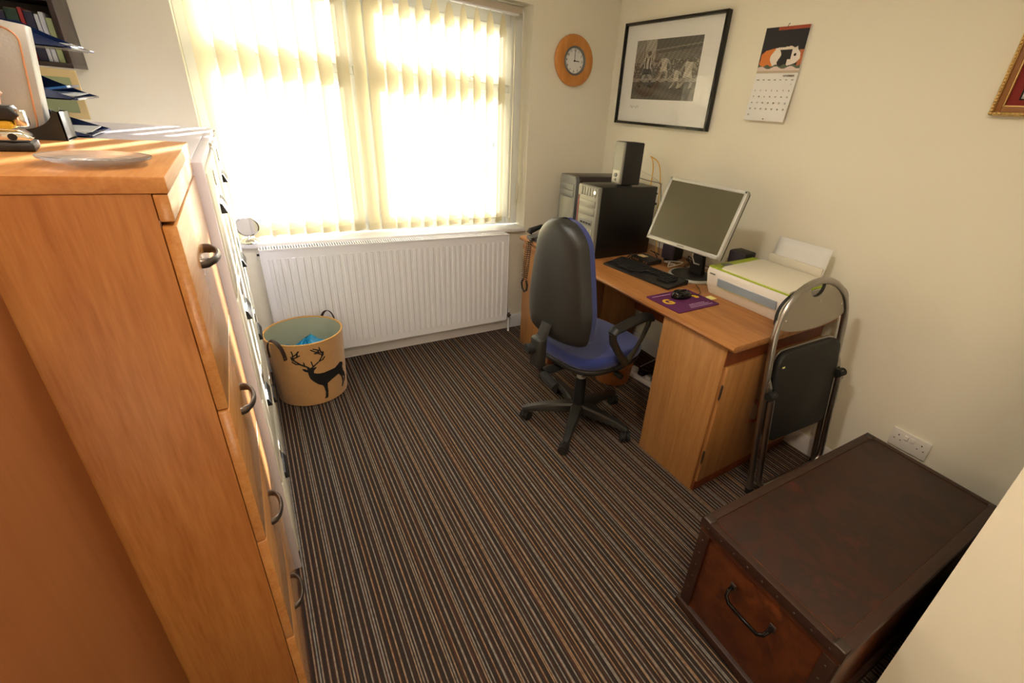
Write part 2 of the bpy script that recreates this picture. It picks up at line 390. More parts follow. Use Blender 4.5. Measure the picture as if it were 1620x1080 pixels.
def thing(name, label, cat, loc=(0, 0, 0), rz=0.0, group=None, rot=None):
    o = bpy.data.objects.new(name, None); COL.objects.link(o); o.empty_display_size = 0.05
    o.location = loc; o.rotation_euler = rot if rot else (0, 0, rz)
    return tag(o, label, cat, group)
def struct(o, label=None):
    o['kind'] = 'structure'
    if label: o['label'] = label
    return o
def copy_part(o, parent):
    c = o.copy(); COL.objects.link(c); c.parent = parent
    for ch in list(o.children): copy_part(ch, c)
    return c
def text(name, s, size, m, mx, parent, ext=0.0004, align='CENTER', bold=0.0):
    cu = bpy.data.curves.new('txt', 'FONT'); cu.body = s; cu.size = size; cu.extrude = ext; cu.align_x = align; cu.align_y = 'CENTER'; cu.offset = bold
    cu.resolution_u = 3
    to = bpy.data.objects.new('txt', cu)
    me = bpy.data.meshes.new_from_object(to); bpy.data.objects.remove(to); bpy.data.curves.remove(cu)
    me.transform(mx); me.name = name; me.materials.clear(); me.materials.append(m)
    o = bpy.data.objects.new(name, me); COL.objects.link(o); attach(o, parent)
    return o
def frame_mx(o, u, v):
    u, v = Vector(u).normalized(), Vector(v).normalized(); n = u.cross(v)
    mx = Matrix.Identity(4)
    for i in range(3): mx[i][0], mx[i][1], mx[i][2], mx[i][3] = u[i], v[i], n[i], o[i]
    return mx
def print_mesh(name, o, u, v, w_, h_, nx, ny, colfn, parent, m=None, n_off=0.0):
    """a printed sheet: colour per face from colfn(a, b), a right, b up, both 0..1"""
    o, u, v = Vector(o), Vector(u), Vector(v); n = u.cross(v).normalized()
    me = bpy.data.meshes.new(name)
    vs = [o+u*(w_*i/nx)+v*(h_*j/ny)+n*n_off for j in range(ny+1) for i in range(nx+1)]
    fs = [(j*(nx+1)+i, j*(nx+1)+i+1, (j+1)*(nx+1)+i+1, (j+1)*(nx+1)+i) for j in range(ny) for i in range(nx)]
    me.from_pydata(vs, [], fs)
    at = me.color_attributes.new('Col', 'FLOAT_COLOR', 'CORNER')
    cols = []
    for j in range(ny):
        for i in range(nx):
            c = colfn((i+.5)/nx, (j+.5)/ny); cols += [c[0], c[1], c[2], 1.0]*4
    at.data.foreach_set('color', cols)
    me.materials.append(m or M['printed'])
    ob = bpy.data.objects.new(name, me); COL.objects.link(ob); attach(ob, parent)
    return ob
def inpoly(x, y, P):
    c = False; j = len(P)-1
    for i in range(len(P)):
        if (P[i][1] > y) != (P[j][1] > y) and x < (P[j][0]-P[i][0])*(y-P[i][1])/(P[j][1]-P[i][1])+P[i][0]: c = not c
        j = i
    return c
def dseg(x, y, a, b):
    dx, dy = b[0]-a[0], b[1]-a[1]; l = dx*dx+dy*dy; k = max(0, min(1, ((x-a[0])*dx+(y-a[1])*dy)/l)) if l else 0
    return math.hypot(x-a[0]-k*dx, y-a[1]-k*dy)

# ================================================================== STRUCTURE
XL, YF, ZC = -2.97, -4.1, 2.45
WX0, WX1, WZ0, WZ1 = -2.36, -0.645, 0.765, 2.07
b = MB(); b.box(XL-.1, .1, YF-.1, .3, -.1, 0.0); struct(b.build('floor', M['carpet'], None, smooth=0))
b = MB(); b.box(XL-.1, .1, YF-.1, .3, ZC, ZC+.1); struct(b.build('ceiling', M['ceiling'], None, smooth=0))
b = MB()
b.box(XL-.1, WX0, 0, .25, 0, ZC); b.box(WX1, .1, 0, .25, 0, ZC); b.box(WX0, WX1, 0, .25, 0, WZ0-.02); b.box(WX0, WX1, 0, .25, WZ1, ZC)
struct(b.build('wall_back', M['wall'], None, smooth=0))
b = MB(); b.box(0, .1, YF, 0, 0, ZC); struct(b.build('wall_right', M['wall'], None, smooth=0))
b = MB(); b.box(XL-.1, XL, YF, 0, 0, ZC); struct(b.build('wall_left', M['wall'], None, smooth=0))
b = MB(); b.box(XL, 0, YF-.1, YF, 0, ZC); struct(b.build('wall_front', M['wall'], None, smooth=0))
b = MB(); b.box(-1.0, -.001, YF+.001, -2.76, 0, ZC); struct(b.build('wall_near', M['wall'], None, smooth=0))
def skirting(name, mk, label=None):
    struct(mk.build(name, M['gloss'], None))
b = MB(); b.prism([(0, 0), (.016, 0), (.016, .085), (.008, .1), (0, .1)], (-2.96, 0, 0), (0, -1, 0), (0, 0, 1), (1, 0, 0), 0, 2.95); skirting('baseboard_back', b)
b = MB(); b.prism([(0, 0), (.016, 0), (.016, .085), (.008, .1), (0, .1)], (0, -2.755, 0), (-1, 0, 0), (0, 0, 1), (0, 1, 0), 0, 2.735); skirting('baseboard_right', b)

# window
win = struct(thing('window_1', 'white framed double window behind the cream blind', None, (-1.5, .13, WZ0)))
del win['label']
b = MB(); fy0, fy1 = .115, .175
for x0, x1 in ((WX0, WX0+.075), (-1.655, -1.565), (WX1-.09, WX1)): b.box(x0, x1, fy0, fy1, WZ0, WZ1, .006)
for z0, z1 in ((WZ0, WZ0+.065), (1.59, 1.65), (WZ1-.12, WZ1)):
    for x0, x1 in ((WX0+.075, -1.655), (-1.565, WX1-.09)): b.box(x0, x1, fy0+.001, fy1-.001, z0, z1, .004)
b.build('window_frame', M['upvc'], win)
def sash(x0, x1, z0, z1, wd, y0=.095, y1=.15):
    b = MB()
    b.box(x0, x0+wd, y0, y1, z0, z1, .008); b.box(x1-wd, x1, y0, y1, z0, z1, .008)
    b.box(x0+wd, x1-wd, y0+.001, y1-.001, z0, z0+wd, .006); b.box(x0+wd, x1-wd, y0+.001, y1-.001, z1-wd, z1, .006)
    s = b.build('sash', M['upvc'], win)
    g = MB(); g.box(x0+wd-.005, x1-wd+.005, .125, .131, z0+wd-.005, z1-wd+.005); g.build('glass_pane', M['glass'], s, smooth=0)
    return s
sash(WX0+.06, -1.645, 1.64, 1.955, .045); sash(-1.575, WX1-.085, 1.64, 1.955, .050)
sash(WX0+.06, -1.645, WZ0+.055, 1.60, .045); sash(-1.575, WX1-.085, WZ0+.055, 1.60, .050)
b = MB(); b.box(-1.06, -.96, .078, .094, 1.655, 1.67, .004); b.cyl((-1.0, .078, 1.66), (-1.0, .095, 1.66), .012); b.build('window_handle', M['upvc'], win)
b = MB(); b.box(WX0-.0, WX1+.0, -.03, .115, WZ0-.025, WZ0, .006); b.build('window_sill', M['gloss'], win)

# outside: pale paving, low grey fence, hedge
b = MB(); b.box(-14, 14, .3, 30, -.35, -.3); g = b.build('garden_paving', M['lawn'], None, smooth=0); struct(g)
fen = thing('garden_fence', 'grey board fence beyond the garden, seen between the blind slats', 'fence', (0, 6, -.3))
b = MB()
for k in range(60): b.box(-8+k*.25, -8+k*.25+.235, 6.0, 6.02, -.3, 1.66)
b.build('boards', M['render_wall'], fen, smooth=0)
for k in range(6):
    b = MB(); b.box(-8+k*2.5-.05, -8+k*2.5+.05, 5.92, 6.0, -.3, 1.72); b.build('post', M['render_wall'], fen, smooth=0)
b = MB(); b.box(-8, 7, 5.96, 6.0, 1.25, 1.33); b.box(-8, 7, 5.96, 6.0, .2, .28); b.build('rail', M['gloss'], fen, smooth=0)
b = MB()
for k in range(900):
    x = random.gauss(2.3, .5); y = random.gauss(3.6, .35); z = random.uniform(-.3, 1.7)
    a = random.uniform(0, 6.28); t = bmesh.new()
    c = Vector((x, y, z)); u = Vector((random.uniform(-1, 1), random.uniform(-1, 1), random.uniform(-1, 1))).normalized()*.06
    v = u.orthogonal().normalized()*.035
    q = [t.verts.new(c-u), t.verts.new(c+v), t.verts.new(c+u), t.verts.new(c-v)]; t.faces.new(q); b._add(t)
b.cyl((2.3, 3.6, -.3), (2.3, 3.6, 1.2), .04, 8)
tag(b.build('garden_shrub', M['leaf'], None, smooth=0), 'leafy shrub outside the right-hand window pane', 'shrub')

# ------------------------------------------------------------------ vertical blind
bl = thing('vertical_blind', 'cream vertical slat blind hanging across the window', 'blind', (-1.5, .055, WZ1))
b = MB(); b.box(-2.345, -.70, .03, .075, 2.015, 2.05, .004); b.build('headrail', M['speckle'], bl)
b = MB()
b.box(-2.33, -.72, .035, .07, 2.008, 2.015)
b.build('headrail_track', M['gloss'], bl)
xs = []; x = -.735
while x > -2.33:
    xs.append(x); x -= .0815
rs = random.Random(3)
slat_z0 = .80
for i, x in enumerate(xs):
    ph = R(36+rs.uniform(-5, 5))
    if i == 10: ph = R(14)
    if i == 0: ph = R(62)
    wv = .089; d = Vector((math.cos(ph), math.sin(ph), 0)); nrm = Vector((-d.y, d.x, 0))
    z0 = slat_z0-.02*(i/20)
    def fn(a, c, x=x, d=d, nrm=nrm, z0=z0):
        s_ = (a-.5); cv = .004*(1-4*s_*s_)
        top = min(1, (1-c)*18)
        wdt = wv*(.35+.65*top) if c > .94 else wv
        return Vector((x, .05, z0+(2.0-z0)*c)) + d*(s_*wdt) + nrm*cv
    b = MB(); b.grid(fn, 6, 30); sl = b.build('slat', M['slat'], bl, smooth=60)
    b = MB(); mxx = Matrix.Translation((x, .05, z0)) @ Matrix.Rotation(ph, 4, 'Z')
    b.box(-.043, .043, -.0015, .0015+.004, .004, .034, mx=mxx); b.build('weight', M['slat'], sl, smooth=0)
    b = MB(); b.box(-.006, .006, -.002, .002, 1.995-z0, 2.012-z0, mx=mxx); b.build('hanger', M['white'], sl, smooth=0)
b = MB(); b.tube([(xs[-1]+k*(xs[0]-xs[-1])/120, .02+.004*math.sin(k*.9), slat_z0-.002-.012*(1-k/120)) for k in range(121)], .0014, 5); b.build('bottom_chain', M['white'], bl)
b = MB(); b.tube([(-.692, .04, 2.03), (-.69, .04, 1.6), (-.688, .04, 1.05)], .0022, 6); b.tube([(-.682, .05, 2.03), (-.683, .05, 1.6), (-.687, .042, 1.05)], .0022, 6); b.build('pull_cord', M['white'], bl)
b = MB(); b.box(-.696, -.680, .034, .048, .95, 1.06, .003); b.build('cord_weight', M['beigewhite'], bl)

# ------------------------------------------------------------------ radiator
rd = thing('radiator', 'long white ribbed radiator under the window', 'radiator', (-1.51, -.065, .11))
RX0, RX1, RZ0, RZ1 = -2.235, -.805, .105, .745
b = MB(); b.box(RX0, RX1, -.095, -.085, RZ0, RZ1, .004)
n = 39; pitch = (RX1-RX0-.05)/n
for k in range(n):
    cx = RX0+.025+pitch*(k+.5)
    b.prism([(-.0115, 0), (-.0075, .006), (.0075, .006), (.0115, 0)], (cx, -.094, 0), (1, 0, 0), (0, -1, 0), (0, 0, 1), RZ0+.045, RZ1-.05)
b.build('front_panel', M['rad'], rd, smooth=20)
b = MB(); b.box(RX0+.01, RX1-.01, -.045, -.035, RZ0, RZ1-.01, .003); b.build('rear_panel', M['rad'], rd)
b = MB()
for x in (RX0, RX1-.006): b.box(x, x+.006, -.098, -.03, RZ0+.01, RZ1, .002)
b.build('side_cover', M['rad'], rd)
b = MB(); b.box(RX0, RX1, -.1, -.094, RZ1-.006, RZ1+.006, .002); b.box(RX0, RX1, -.034, -.028, RZ1-.006, RZ1+.006, .002)
k = 0; x = RX0+.012
while x < RX1-.012:
    b.box(x, x+.0055, -.095, -.033, RZ1+.001, RZ1+.004); x += .0125
b.build('top_grille', M['rad'], rd, smooth=0)
b = MB(); b.cyl((RX1+.002, -.065, RZ0+.025), (RX1+.045, -.065, RZ0+.025), .009, 14); b.cyl((RX1+.03, -.065, RZ0+.01), (RX1+.03, -.065, RZ0+.05), .011, 14); b.build('valve', M['chrome'], rd)
b = MB(); b.cyl((RX1+.03, -.065, 0.0), (RX1+.03, -.065, RZ0+.01), .0075, 14); b.build('supply_pipe', M['gloss'], rd)
b = MB(); b.cone((RX1+.03, -.065, RZ0+.045), (RX1+.03, -.065, RZ0+.08), .010, .008, 14); b.build('valve_cap', M['white'], rd)
b = MB(); b.cyl((RX0-.012, -.065, RZ1-.03), (RX0, -.065, RZ1-.03), .006, 10); b.build('bleed_plug', M['black'], rd)

# ------------------------------------------------------------------ round mirror on the sill
mr_ = thing('shaving_mirror', 'small round swivel mirror on the window sill', 'mirror', (-2.262, .005, WZ0+.001))
mxm = Matrix.Translation((-2.262, .0, WZ0+.085)) @ Matrix.Rotation(R(-4), 4, 'Z') @ Matrix.Rotation(R(97), 4, 'X')
b = MB(); b.lathe([(.046, -.005), (.052, -.004), (.053, 0), (.052, .006), (.047, .007), (.045, .004)], 40, mx=mxm, close=True); b.build('rim', M['chrome'], mr_)
b = MB(); b.cyl((0, 0, -.003), (0, 0, .0045), .0465, 40, mx=mxm); b.build('mirror_disc', M['mirror'], mr_)
b = MB(); b.lathe([(0, 0), (.042, 0), (.043, .004), (.03, .014), (.012, .022), (.006, .034), (0, .034)], 32, mx=Matrix.Translation((-2.262, .004, WZ0+.001))); b.build('base', M['chrome'], mr_)

# ================================================================== WALL THINGS
ck = thing('wall_clock', 'round beech-rimmed wall clock showing three o clock', 'clock', (-.342, -.02, 1.823))
cm = Matrix.Translation((-.342, 0, 1.823)) @ Matrix.Rotation(R(90), 4, 'X')
b = MB(); b.lathe([(.078, .004), (.14, .004), (.146, .012), (.144, .024), (.132, .032), (.09, .032), (.08, .026)], 64, mx=cm, close=True); b.build('rim', M['clockwood'], ck)
b = MB(); b.lathe([(.070, .018), (.081, .018), (.082, .03), (.078, .036), (.071, .03)], 56, mx=cm, close=True); b.build('bezel', M['silver_dark'], ck)
b = MB(); b.cyl((0, 0, .014), (0, 0, .02), .0795, 56, mx=cm); b.build('dial', M['paper'], ck)
yd = -.0206
for h in range(1, 13):
    a = R(90-30*h)
    text('numeral', str(h), .019, M['text'], frame_mx((-.342+.059*math.cos(a), yd, 1.823+.059*math.sin(a)), (1, 0, 0), (0, 0, 1)), ck)
b = MB()
for kk in range(60):
    a = R(6*kk); rr0 = .068; rr1 = .071
    b.cyl((rr0*math.cos(a), rr0*math.sin(a), .0202), (rr1*math.cos(a), rr1*math.sin(a), .0206), .0005, 4, mx=cm)
b.build('minute_track', M['text'], ck, smooth=0)
b = MB(); b.box(0, .037, -.0022, .0022, .0215, .0225, mx=cm); b.build('hour_hand', M['text'], ck)
b = MB(); b.box(-.0014, .0014, 0, .058, .023, .024, mx=cm); b.build('minute_hand', M['text'], ck)
b = MB(); b.cyl((0, 0, .02), (0, 0, .0255), .005, 16, mx=cm); b.build('hand_hub', M['text'], ck)

# framed photograph on the right wall
PY0, PY1, PZ0, PZ1 = -.115, -.93, 1.49, 2.065
fp = thing('framed_photograph', 'black-framed monochrome football photograph with wide white mount', 'picture', (-.01, (PY0+PY1)/2, PZ0))
fw_ = .016
b = MB()
b.box(-.0336, -.0044, PY1+fw_, PY0-fw_, PZ0, PZ0+fw_, .002); b.box(-.0336, -.0044, PY1+fw_, PY0-fw_, PZ1-fw_, PZ1, .002)
b.box(-.034, -.004, PY1, PY1+fw_, PZ0, PZ1, .002); b.box(-.034, -.004, PY0-fw_, PY0, PZ0, PZ1, .002)
b.build('frame', M['blackgloss'], fp)
b = MB(); b.box(-.016, -.006, PY1+.01, PY0-.01, PZ0+.01, PZ1-.01); b.build('mount', M['paper'], fp, smooth=0)
def player(x, y, cx, s, hue):
    """crude running footballer: returns grey or None; cx centre, feet at .12+, s height"""
    X = (x-cx)/s; Y = (y-.17)/s
    if math.hypot(X-.02, (Y-.93)*.8) < .055: return .35
    sh = [(-.10, .82), (.12, .80), (.09, .5), (-.09, .52)]
    if inpoly(X, Y, sh): return .18 if (hue == 0 and int(X*30) % 2) else .8
    if dseg(X, Y, (-.1, .78), (-.2, .58)) < .032 or dseg(X, Y, (.1, .77), (.2, .6)) < .032: return .62
    if inpoly(X, Y, [(-.1, .52), (.1, .5), (.14, .34), (.0, .36), (-.12, .32)]): return .16 if hue == 0 else .85
    for a, c in (((-.06, .36), (-.1, .2)), ((.07, .36), (.14, .22))):
        if dseg(X, Y, a, c) < .04: return .6
    for a, c in (((-.1, .2), (-.2, .04)), ((.14, .22), (.1, .04))):
        if dseg(X, Y, a, c) < .032: return .22 if hue == 0 else .75
    if dseg(X, Y, (-.2, .02), (-.14, .0)) < .025 or dseg(X, Y, (.1, .02), (.17, .0)) < .025: return .08
    return None
rp = random.Random(5)
blobs = [(rp.random(), .32+rp.random()*.36, rp.uniform(.2, .75)) for _ in range(500)]
cells = {}
for bx, by, bv in blobs: cells[(int(bx*60), int(by*45))] = bv
def football(x, y):
    for cx, s, h in ((.22, .60, 0), (.49, .46, 1), (.70, .36, 1), (.86, .52, 1)):
        g = player(x, y-(.14 if cx == .49 else .05 if cx == .22 else .02), cx, s, h)
        if g is not None: break
    if g is None:
        if y < .30: g = .30+.05*math.sin(x*9+y*30)+rp.uniform(-.02, .02)
        elif y < .36: g = .55+rp.uniform(-.15, .2)
        elif y < .66: g = cells.get((int(x*60), int(y*45)), .33)+rp.uniform(-.04, .04)
        elif x < .33 and y > .66: g = .68 if abs(x-.15) > .006 else .2
        elif y < .76+.1*(x-.3): g = .42
        elif abs(y-.82-.1*(x-.3)) < .012: g = .5
        else: g = .26+.04*x
        if x < .15 and y > .62: g = .5+.1*(int(x*60) % 2)
    g = g*(.82+.18*math.sin(x*90+y*70)*math.sin(y*110)); g = max(.03, min(.8, g)); g = g**1.7
    return (g*1.0, g*.93, g*.8)
b = None
print_mesh('photograph_print', (-.0165, PY0-.122, PZ0+.15), (0, -1, 0), (0, 0, 1), .545, .325, 200, 130, football, fp)
b = MB(); b.tube([(-.0168, PY0-.125-.012*k, PZ0+.105+.008*math.sin(k*2.3)) for k in range(8)], .0009, 5); b.build('signature', M['greytext'], fp)
b = MB(); b.box(-.022, -.020, PY1+.012, PY0-.012, PZ0+.012, PZ1-.012); b.build('glass', M['glass'], fp, smooth=0)

# calendar
cal = thing('wall_calendar', 'open wall calendar with a guinea pig picture above the month page', 'calendar', (-.005, -1.27, 1.56))
CY0, CY1 = -1.162, -1.388; CW = CY0-CY1
def gp(x, y):
    # ginger / white / black / white guinea pig on a white blanket, black background
    body = [(.02, .20), (.03, .42), (.12, .50), (.35, .55), (.55, .56), (.70, .58), (.78, .54), (.84, .57), (.86, .50), (.93, .42), (.95, .30), (.88, .22), (.75, .17), (.60, .14), (.3, .13), (.08, .14)]
    if y < .055: return (.55, .45, .33)
    if y < .12+.03*math.sin(x*18): 
        return (.75, .62, .58)
    if y < .17+.02*math.sin(x*31+1): return (.10, .13, .08)
    if inpoly(x, y, body):
        if .5 < y and x > .42: return (.80, .70, .60)
        if x < .30+.05*math.sin(y*14): return (.75, .22, .04)
        if x < .47+.03*math.sin(y*20): return (.86, .78, .68)
        if x < .74 and not (x > .66 and y < .30) and y > .12: 
            return (.015, .015, .018)
        if math.hypot(x-.82, y-.39) < .03: return (.02, .01, .01)
        return (.87, .80, .74)
    if y > .93 and x > .3: return (.38, .07, .03)
    if y < .5 and x > .9: return (.5, .15, .05)
    return (.012, .012, .018)
b = MB(); b.box(-.010, -.004, CY1, CY0, 1.775, 1.965, .001); b.build('upper_page', M['paper'], cal, smooth=0)
print_mesh('picture_print', (-.0105, CY0, 1.775), (0, -1, 0), (0, 0, 1), CW, .19, 110, 95, gp, cal)
def pg(a, c): return Vector((-.006-.014*math.sin(c*1.4)*(1-c)-.002-.02*(1-c)*(1-c), CY0-CW*a, 1.565+.21*c))
b = MB(); b.grid(pg, 3, 24); lp = b.build('month_page', M['paper'], cal, smooth=60)
b = MB(); b.tube([(-.008, (CY0+CY1)/2, 1.955), (-.012, (CY0+CY1)/2, 1.968), (-.004, (CY0+CY1)/2, 1.978), (0, (CY0+CY1)/2, 1.976)], .0012, 6); b.build('hook', M['black'], cal)
def onpage(a, c, off=.0008):
    p = pg(a, c); q = pg(a, c+.01); v = (q-p).normalized(); return frame_mx(p+Vector((-off-.001, 0, 0)), (0, -1, 0), v)
text('month_name', 'NOVEMBER', .0115, M['brass'], onpage(.80, .94), cal, bold=.0002)
days = ['MON', 'TUE', 'WED', 'THU', 'FRI', 'SAT', 'SUN']
for i, dn in enumerate(days): text('day_name', dn, .0062, M['greytext'], onpage(.09+.137*i, .86), cal)
for dnum in range(1, 31):
    idx = dnum+5; row, c_ = divmod(idx, 7)
    text('date_number', str(dnum), .0095, M['text'], onpage(.09+.137*c_, .77-.13*row), cal)
b = MB(); b.cyl((0, 0, 0), (0, 0, .0012), .003, 10, mx=onpage(.5, .04, 0)); b.build('page_hole', M['text'], cal)

# gilt framed picture
gf = thing('gilt_framed_picture', 'ornate gilt-framed picture with dark red mount at the upper right', 'picture', (-.01, -2.44, 1.632))
GY0, GY1, GZ0, GZ1 = -2.160, -2.74, 1.632, 2.10
def frame4(b, y0, y1, z0, z1, wd, x0, x1, bev=.003):
    b.box(x0+.0004, x1-.0004, y1+wd, y0-wd, z0, z0+wd, bev); b.box(x0+.0004, x1-.0004, y1+wd, y0-wd, z1-wd, z1, bev); b.box(x0, x1, y1, y1+wd, z0, z1, bev); b.box(x0, x1, y0-wd, y0, z0, z1, bev)
b = MB(); frame4(b, GY0, GY1, GZ0, GZ1, .012, -.03, -.004)
for k in range(46):
    b.sph((-.03, GY0-.006, GZ0+.006+k*.01), .004, .005, .0058, 8); b.sph((-.03, GY0-.006-k*.0125, GZ0+.006), .004, .007, .005, 8)
b.build('outer_frame', M['gold'], gf)
b = MB(); frame4(b, GY0-.011, GY1+.011, GZ0+.011, GZ1-.011, .018, -.024, -.004); b.build('inner_frame', M['goldwood'], gf)
b = MB(); frame4(b, GY0-.028, GY1+.028, GZ0+.028, GZ1-.028, .005, -.022, -.004, .001); b.build('gilt_slip', M['gold'], gf)
b = MB(); b.box(-.012, -.006, GY1+.03, GY0-.03, GZ0+.03, GZ1-.03); b.build('mount', M['redmat'], gf, smooth=0)
b = MB(); frame4(b, GY0-.062, GY1+.062, GZ0+.050, GZ1-.062, .004, -.014, -.011, 0); b.build('black_line', M['blackgloss'], gf, smooth=0)
def blur(x, y):
    g = .35+.22*math.sin(y*26+math.sin(x*14)*1.6)+.12*math.sin(x*21+y*9); g = max(.05, min(.8, g)); return (g, g*.93, g*.88)
print_mesh('picture_print', (-.0125, GY0-.066, GZ0+.054), (0, -1, 0), (0, 0, 1), (GY0-GY1)-.132, (GZ1-GZ0)-.12, 60, 50, blur, gf)

# double socket
sk = thing('double_socket', 'white double wall socket above the far edge of the trunk', 'socket', (-.005, -2.388, .297))
b = MB(); b.box(-.011, -.001, -2.463, -2.315, .297, .385, .003); b.build('face_plate', M['white'], sk)
for y in (-2.374, -2.398):
    b = MB(); b.box(-.016, -.010, y-.008, y+.008, .348, .370, .002); b.build('rocker_switch', M['white'], sk)
b = MB()
for y in (-2.344, -2.434):
    b.box(-.0115, -.0105, y-.002, y+.002, .355, .362); b.box(-.0115, -.0105, y+.009, y+.015, .335, .3385); b.box(-.0115, -.0105, y-.015, y-.009, .335, .3385)
b.build('pin_holes', M['text'], sk, smooth=0)

# ================================================================== LEFT SIDE CABINETS
# oak filing cabinet
wc = thing('wooden_filing_cabinet', 'tall oak veneer filing cabinet with four drawers and bow handles', 'cabinet', (-2.63, -1.72, 0))
WY0, WY1, WXF, WTOP = -1.97, -1.485, -2.314, 1.38
b = MB()
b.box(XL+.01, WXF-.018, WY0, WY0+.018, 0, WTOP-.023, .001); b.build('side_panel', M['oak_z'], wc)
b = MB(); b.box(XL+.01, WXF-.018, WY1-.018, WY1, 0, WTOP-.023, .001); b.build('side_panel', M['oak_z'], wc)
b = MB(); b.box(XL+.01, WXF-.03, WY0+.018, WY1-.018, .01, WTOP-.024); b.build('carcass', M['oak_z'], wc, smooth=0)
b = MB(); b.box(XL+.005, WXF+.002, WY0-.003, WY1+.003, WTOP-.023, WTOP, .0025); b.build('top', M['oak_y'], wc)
b = MB(); b.box(WXF-.017, WXF, WY0, WY1, 1.318, WTOP-.024, .002); b.build('top_rail', M['oak_front'], wc)
zs = [1.312, .993, .671, .345, .03]
for k in range(4):
    b = MB(); b.box(WXF-.017, WXF, WY0+.001, WY1-.001, zs[k+1]+.004, zs[k], .002); dr = b.build('drawer', M['oak_front'], wc)
    zc_ = [1.17, .80, .50, .20][k]; zc_ = (zs[k]+zs[k+1])/2+.055; yc = (WY0+WY1)/2-.03
    b = MB(); pts = []
    for t_ in range(17):
        u_ = t_/16; a = PI*u_
        pts.append((WXF-.002+.026*math.sin(a)**.8, yc-.052*math.cos(a), zc_))
    b.tube(pts, [.0055 if 2 < t_ < 14 else .007 for t_ in range(17)], 10, flat=(.8, 1.3))
    b.build('handle', M['bronze'], dr)

# plain brown cupboard beside it
cp = thing('brown_cupboard', 'plain brown veneered cupboard standing next to the oak filing cabinet', 'cupboard', (-2.73, -2.42, 0))
b = MB(); b.box(XL+.01, -2.522, -2.86, WY0-.006, .06, 2.05, .002); b.build('carcass', M['panel'], cp)
b = MB(); b.box(-2.521, -2.503, -2.86, WY0-.006, .07, 2.04, .002); b.build('door', M['panel'], cp)
b = MB(); b.box(XL+.01, -2.54, -2.85, WY0-.02, 0, .06); b.build('plinth', M['panel'], cp)

# steel filing cabinets
MT = 1.338
def steel(y0, y1, label, top):
    c = thing('steel_filing_cabinet', label, 'filing cabinet', (-2.62, (y0+y1)/2, 0), group='cream steel filing cabinets')
    xf = -2.296
    b = MB(); b.box(XL+.02, xf-.022, y0, y1, .0, top, .002); b.build('body', M['lilac'], c)
    b = MB(); b.box(xf-.0225, xf, y0, y0+.012, .0, top, .002); b.box(xf-.0225, xf, y1-.012, y1, .0, top, .002); b.box(xf-.0225, xf-.001, y0+.012, y1-.012, top-.02, top, .002); b.box(xf-.0225, xf-.003, y0+.012, y1-.012, 0, .05, .002)
    b.build('front_frame', M['lilac'], c)
    hs = (top-.08)/4
    for k in range(4):
        z1 = top-.025-hs*k; z0 = z1-hs+.008
        b = MB(); b.box(xf-.022, xf+.004, y0+.015, y1-.015, z0, z1, .003); d = b.build('drawer', M['creamsteel'], c)
        ym = (y0+y1)/2
        b = MB(); b.prism([(0, 0), (.014, 0), (.014, .004), (.006, .026), (0, .03)], (xf+.003, ym-.06, z1-.13), (1, 0, 0), (0, 0, 1), (0, 1, 0), 0, .12); b.build('handle', M['black'], d)
        b = MB(); b.box(xf+.003, xf+.007, ym-.035, ym+.035, z1-.06, z1-.02, .001); b.build('label_holder', M['chrome'], d)
    b = MB(); b.cyl((xf-.002, y1-.03, top-.012), (xf+.006, y1-.03, top-.012), .008, 14); b.build('lock', M['chrome'], c)
steel(-1.475, -.955, 'cream steel filing cabinet directly behind the oak cabinet', MT)
steel(-.950, -.43, 'cream steel filing cabinet nearest the window and felt basket', MT)

# white and navy carton between the cabinet and basket
ct = thing('packet', 'white and navy packet squeezed between steel cabinet and felt basket', 'packet', (-2.375, -.35, 0))
b = MB(); b.box(-2.42, -2.325, -.40, -.30, 0, .20, .004); b.build('body', M['navy'], ct)
b = MB(); b.box(-2.422, -2.318, -.402, -.30, .20, .30, .01); b.build('flap', M['paper'], ct)

# -------- things on the oak cabinet
T0 = WTOP+.0005
ds = thing('glass_dish', 'round clear glass dish near the front edge of the oak cabinet', 'dish', (-2.392, -1.868, T0))
b = MB(); b.lathe([(0, 0), (.030, 0), (.052, .006), (.060, .010), (.0605, .0125), (.052, .009), (.030, .004), (0, .004)], 56, mx=Matrix.Translation((-2.392, -1.868, T0))); b.build('bowl', M['clear'], ds)
b = MB()
for r_ in (.014, .026, .038, .048): b.tube([(-2.392+r_*math.cos(a), -1.868+r_*math.sin(a), T0+.005+.05*max(0, r_-.03)) for a in [2*PI*k/40 for k in range(40)]], .001, 5, close=True)
b.build('moulded_rings', M['clear'], ds)

# hole punch and stapler
hp = thing('hole_punch', 'chrome two-hole punch on a black base, under the stapler', 'hole punch', (-2.535, -1.71, T0), rz=R(8))
b = MB(); b.box(-.07, .05, -.035, .035, 0, .012, .003); b.build('base', M['black'], hp, local=True)
b = MB(); b.prism([(-.03, .012), (.045, .012), (.05, .018), (.04, .028), (-.02, .027)], (0, 0, 0), (1, 0, 0), (0, 0, 1), (0, -1, 0), -.026, .026, .004); b.build('punch_body', M['chrome'], hp, local=True)
for y in (-.0275, .0275):
    b = MB(); b.cyl((.03, y-.002, .020), (.03, y+.002, .020), .005, 12); b.build('pivot_screw', M['black'], hp, local=True)
sp = thing('stapler', 'black and yellow stapler lying on the hole punch', 'stapler', (-2.545, -1.71, T0+.0295), rz=R(4))
b = MB(); b.box(-.085, .045, -.018, .018, 0, .012, .004); b.build('lower_arm', M['yellow'], sp, local=True)
b = MB(); b.prism([(-.085, .013), (.048, .013), (.055, .02), (.048, .032), (-.05, .036), (-.085, .028)], (0, 0, 0), (1, 0, 0), (0, 0, 1), (0, -1, 0), -.019, .019, .003); b.build('upper_arm', M['black'], sp, local=True)
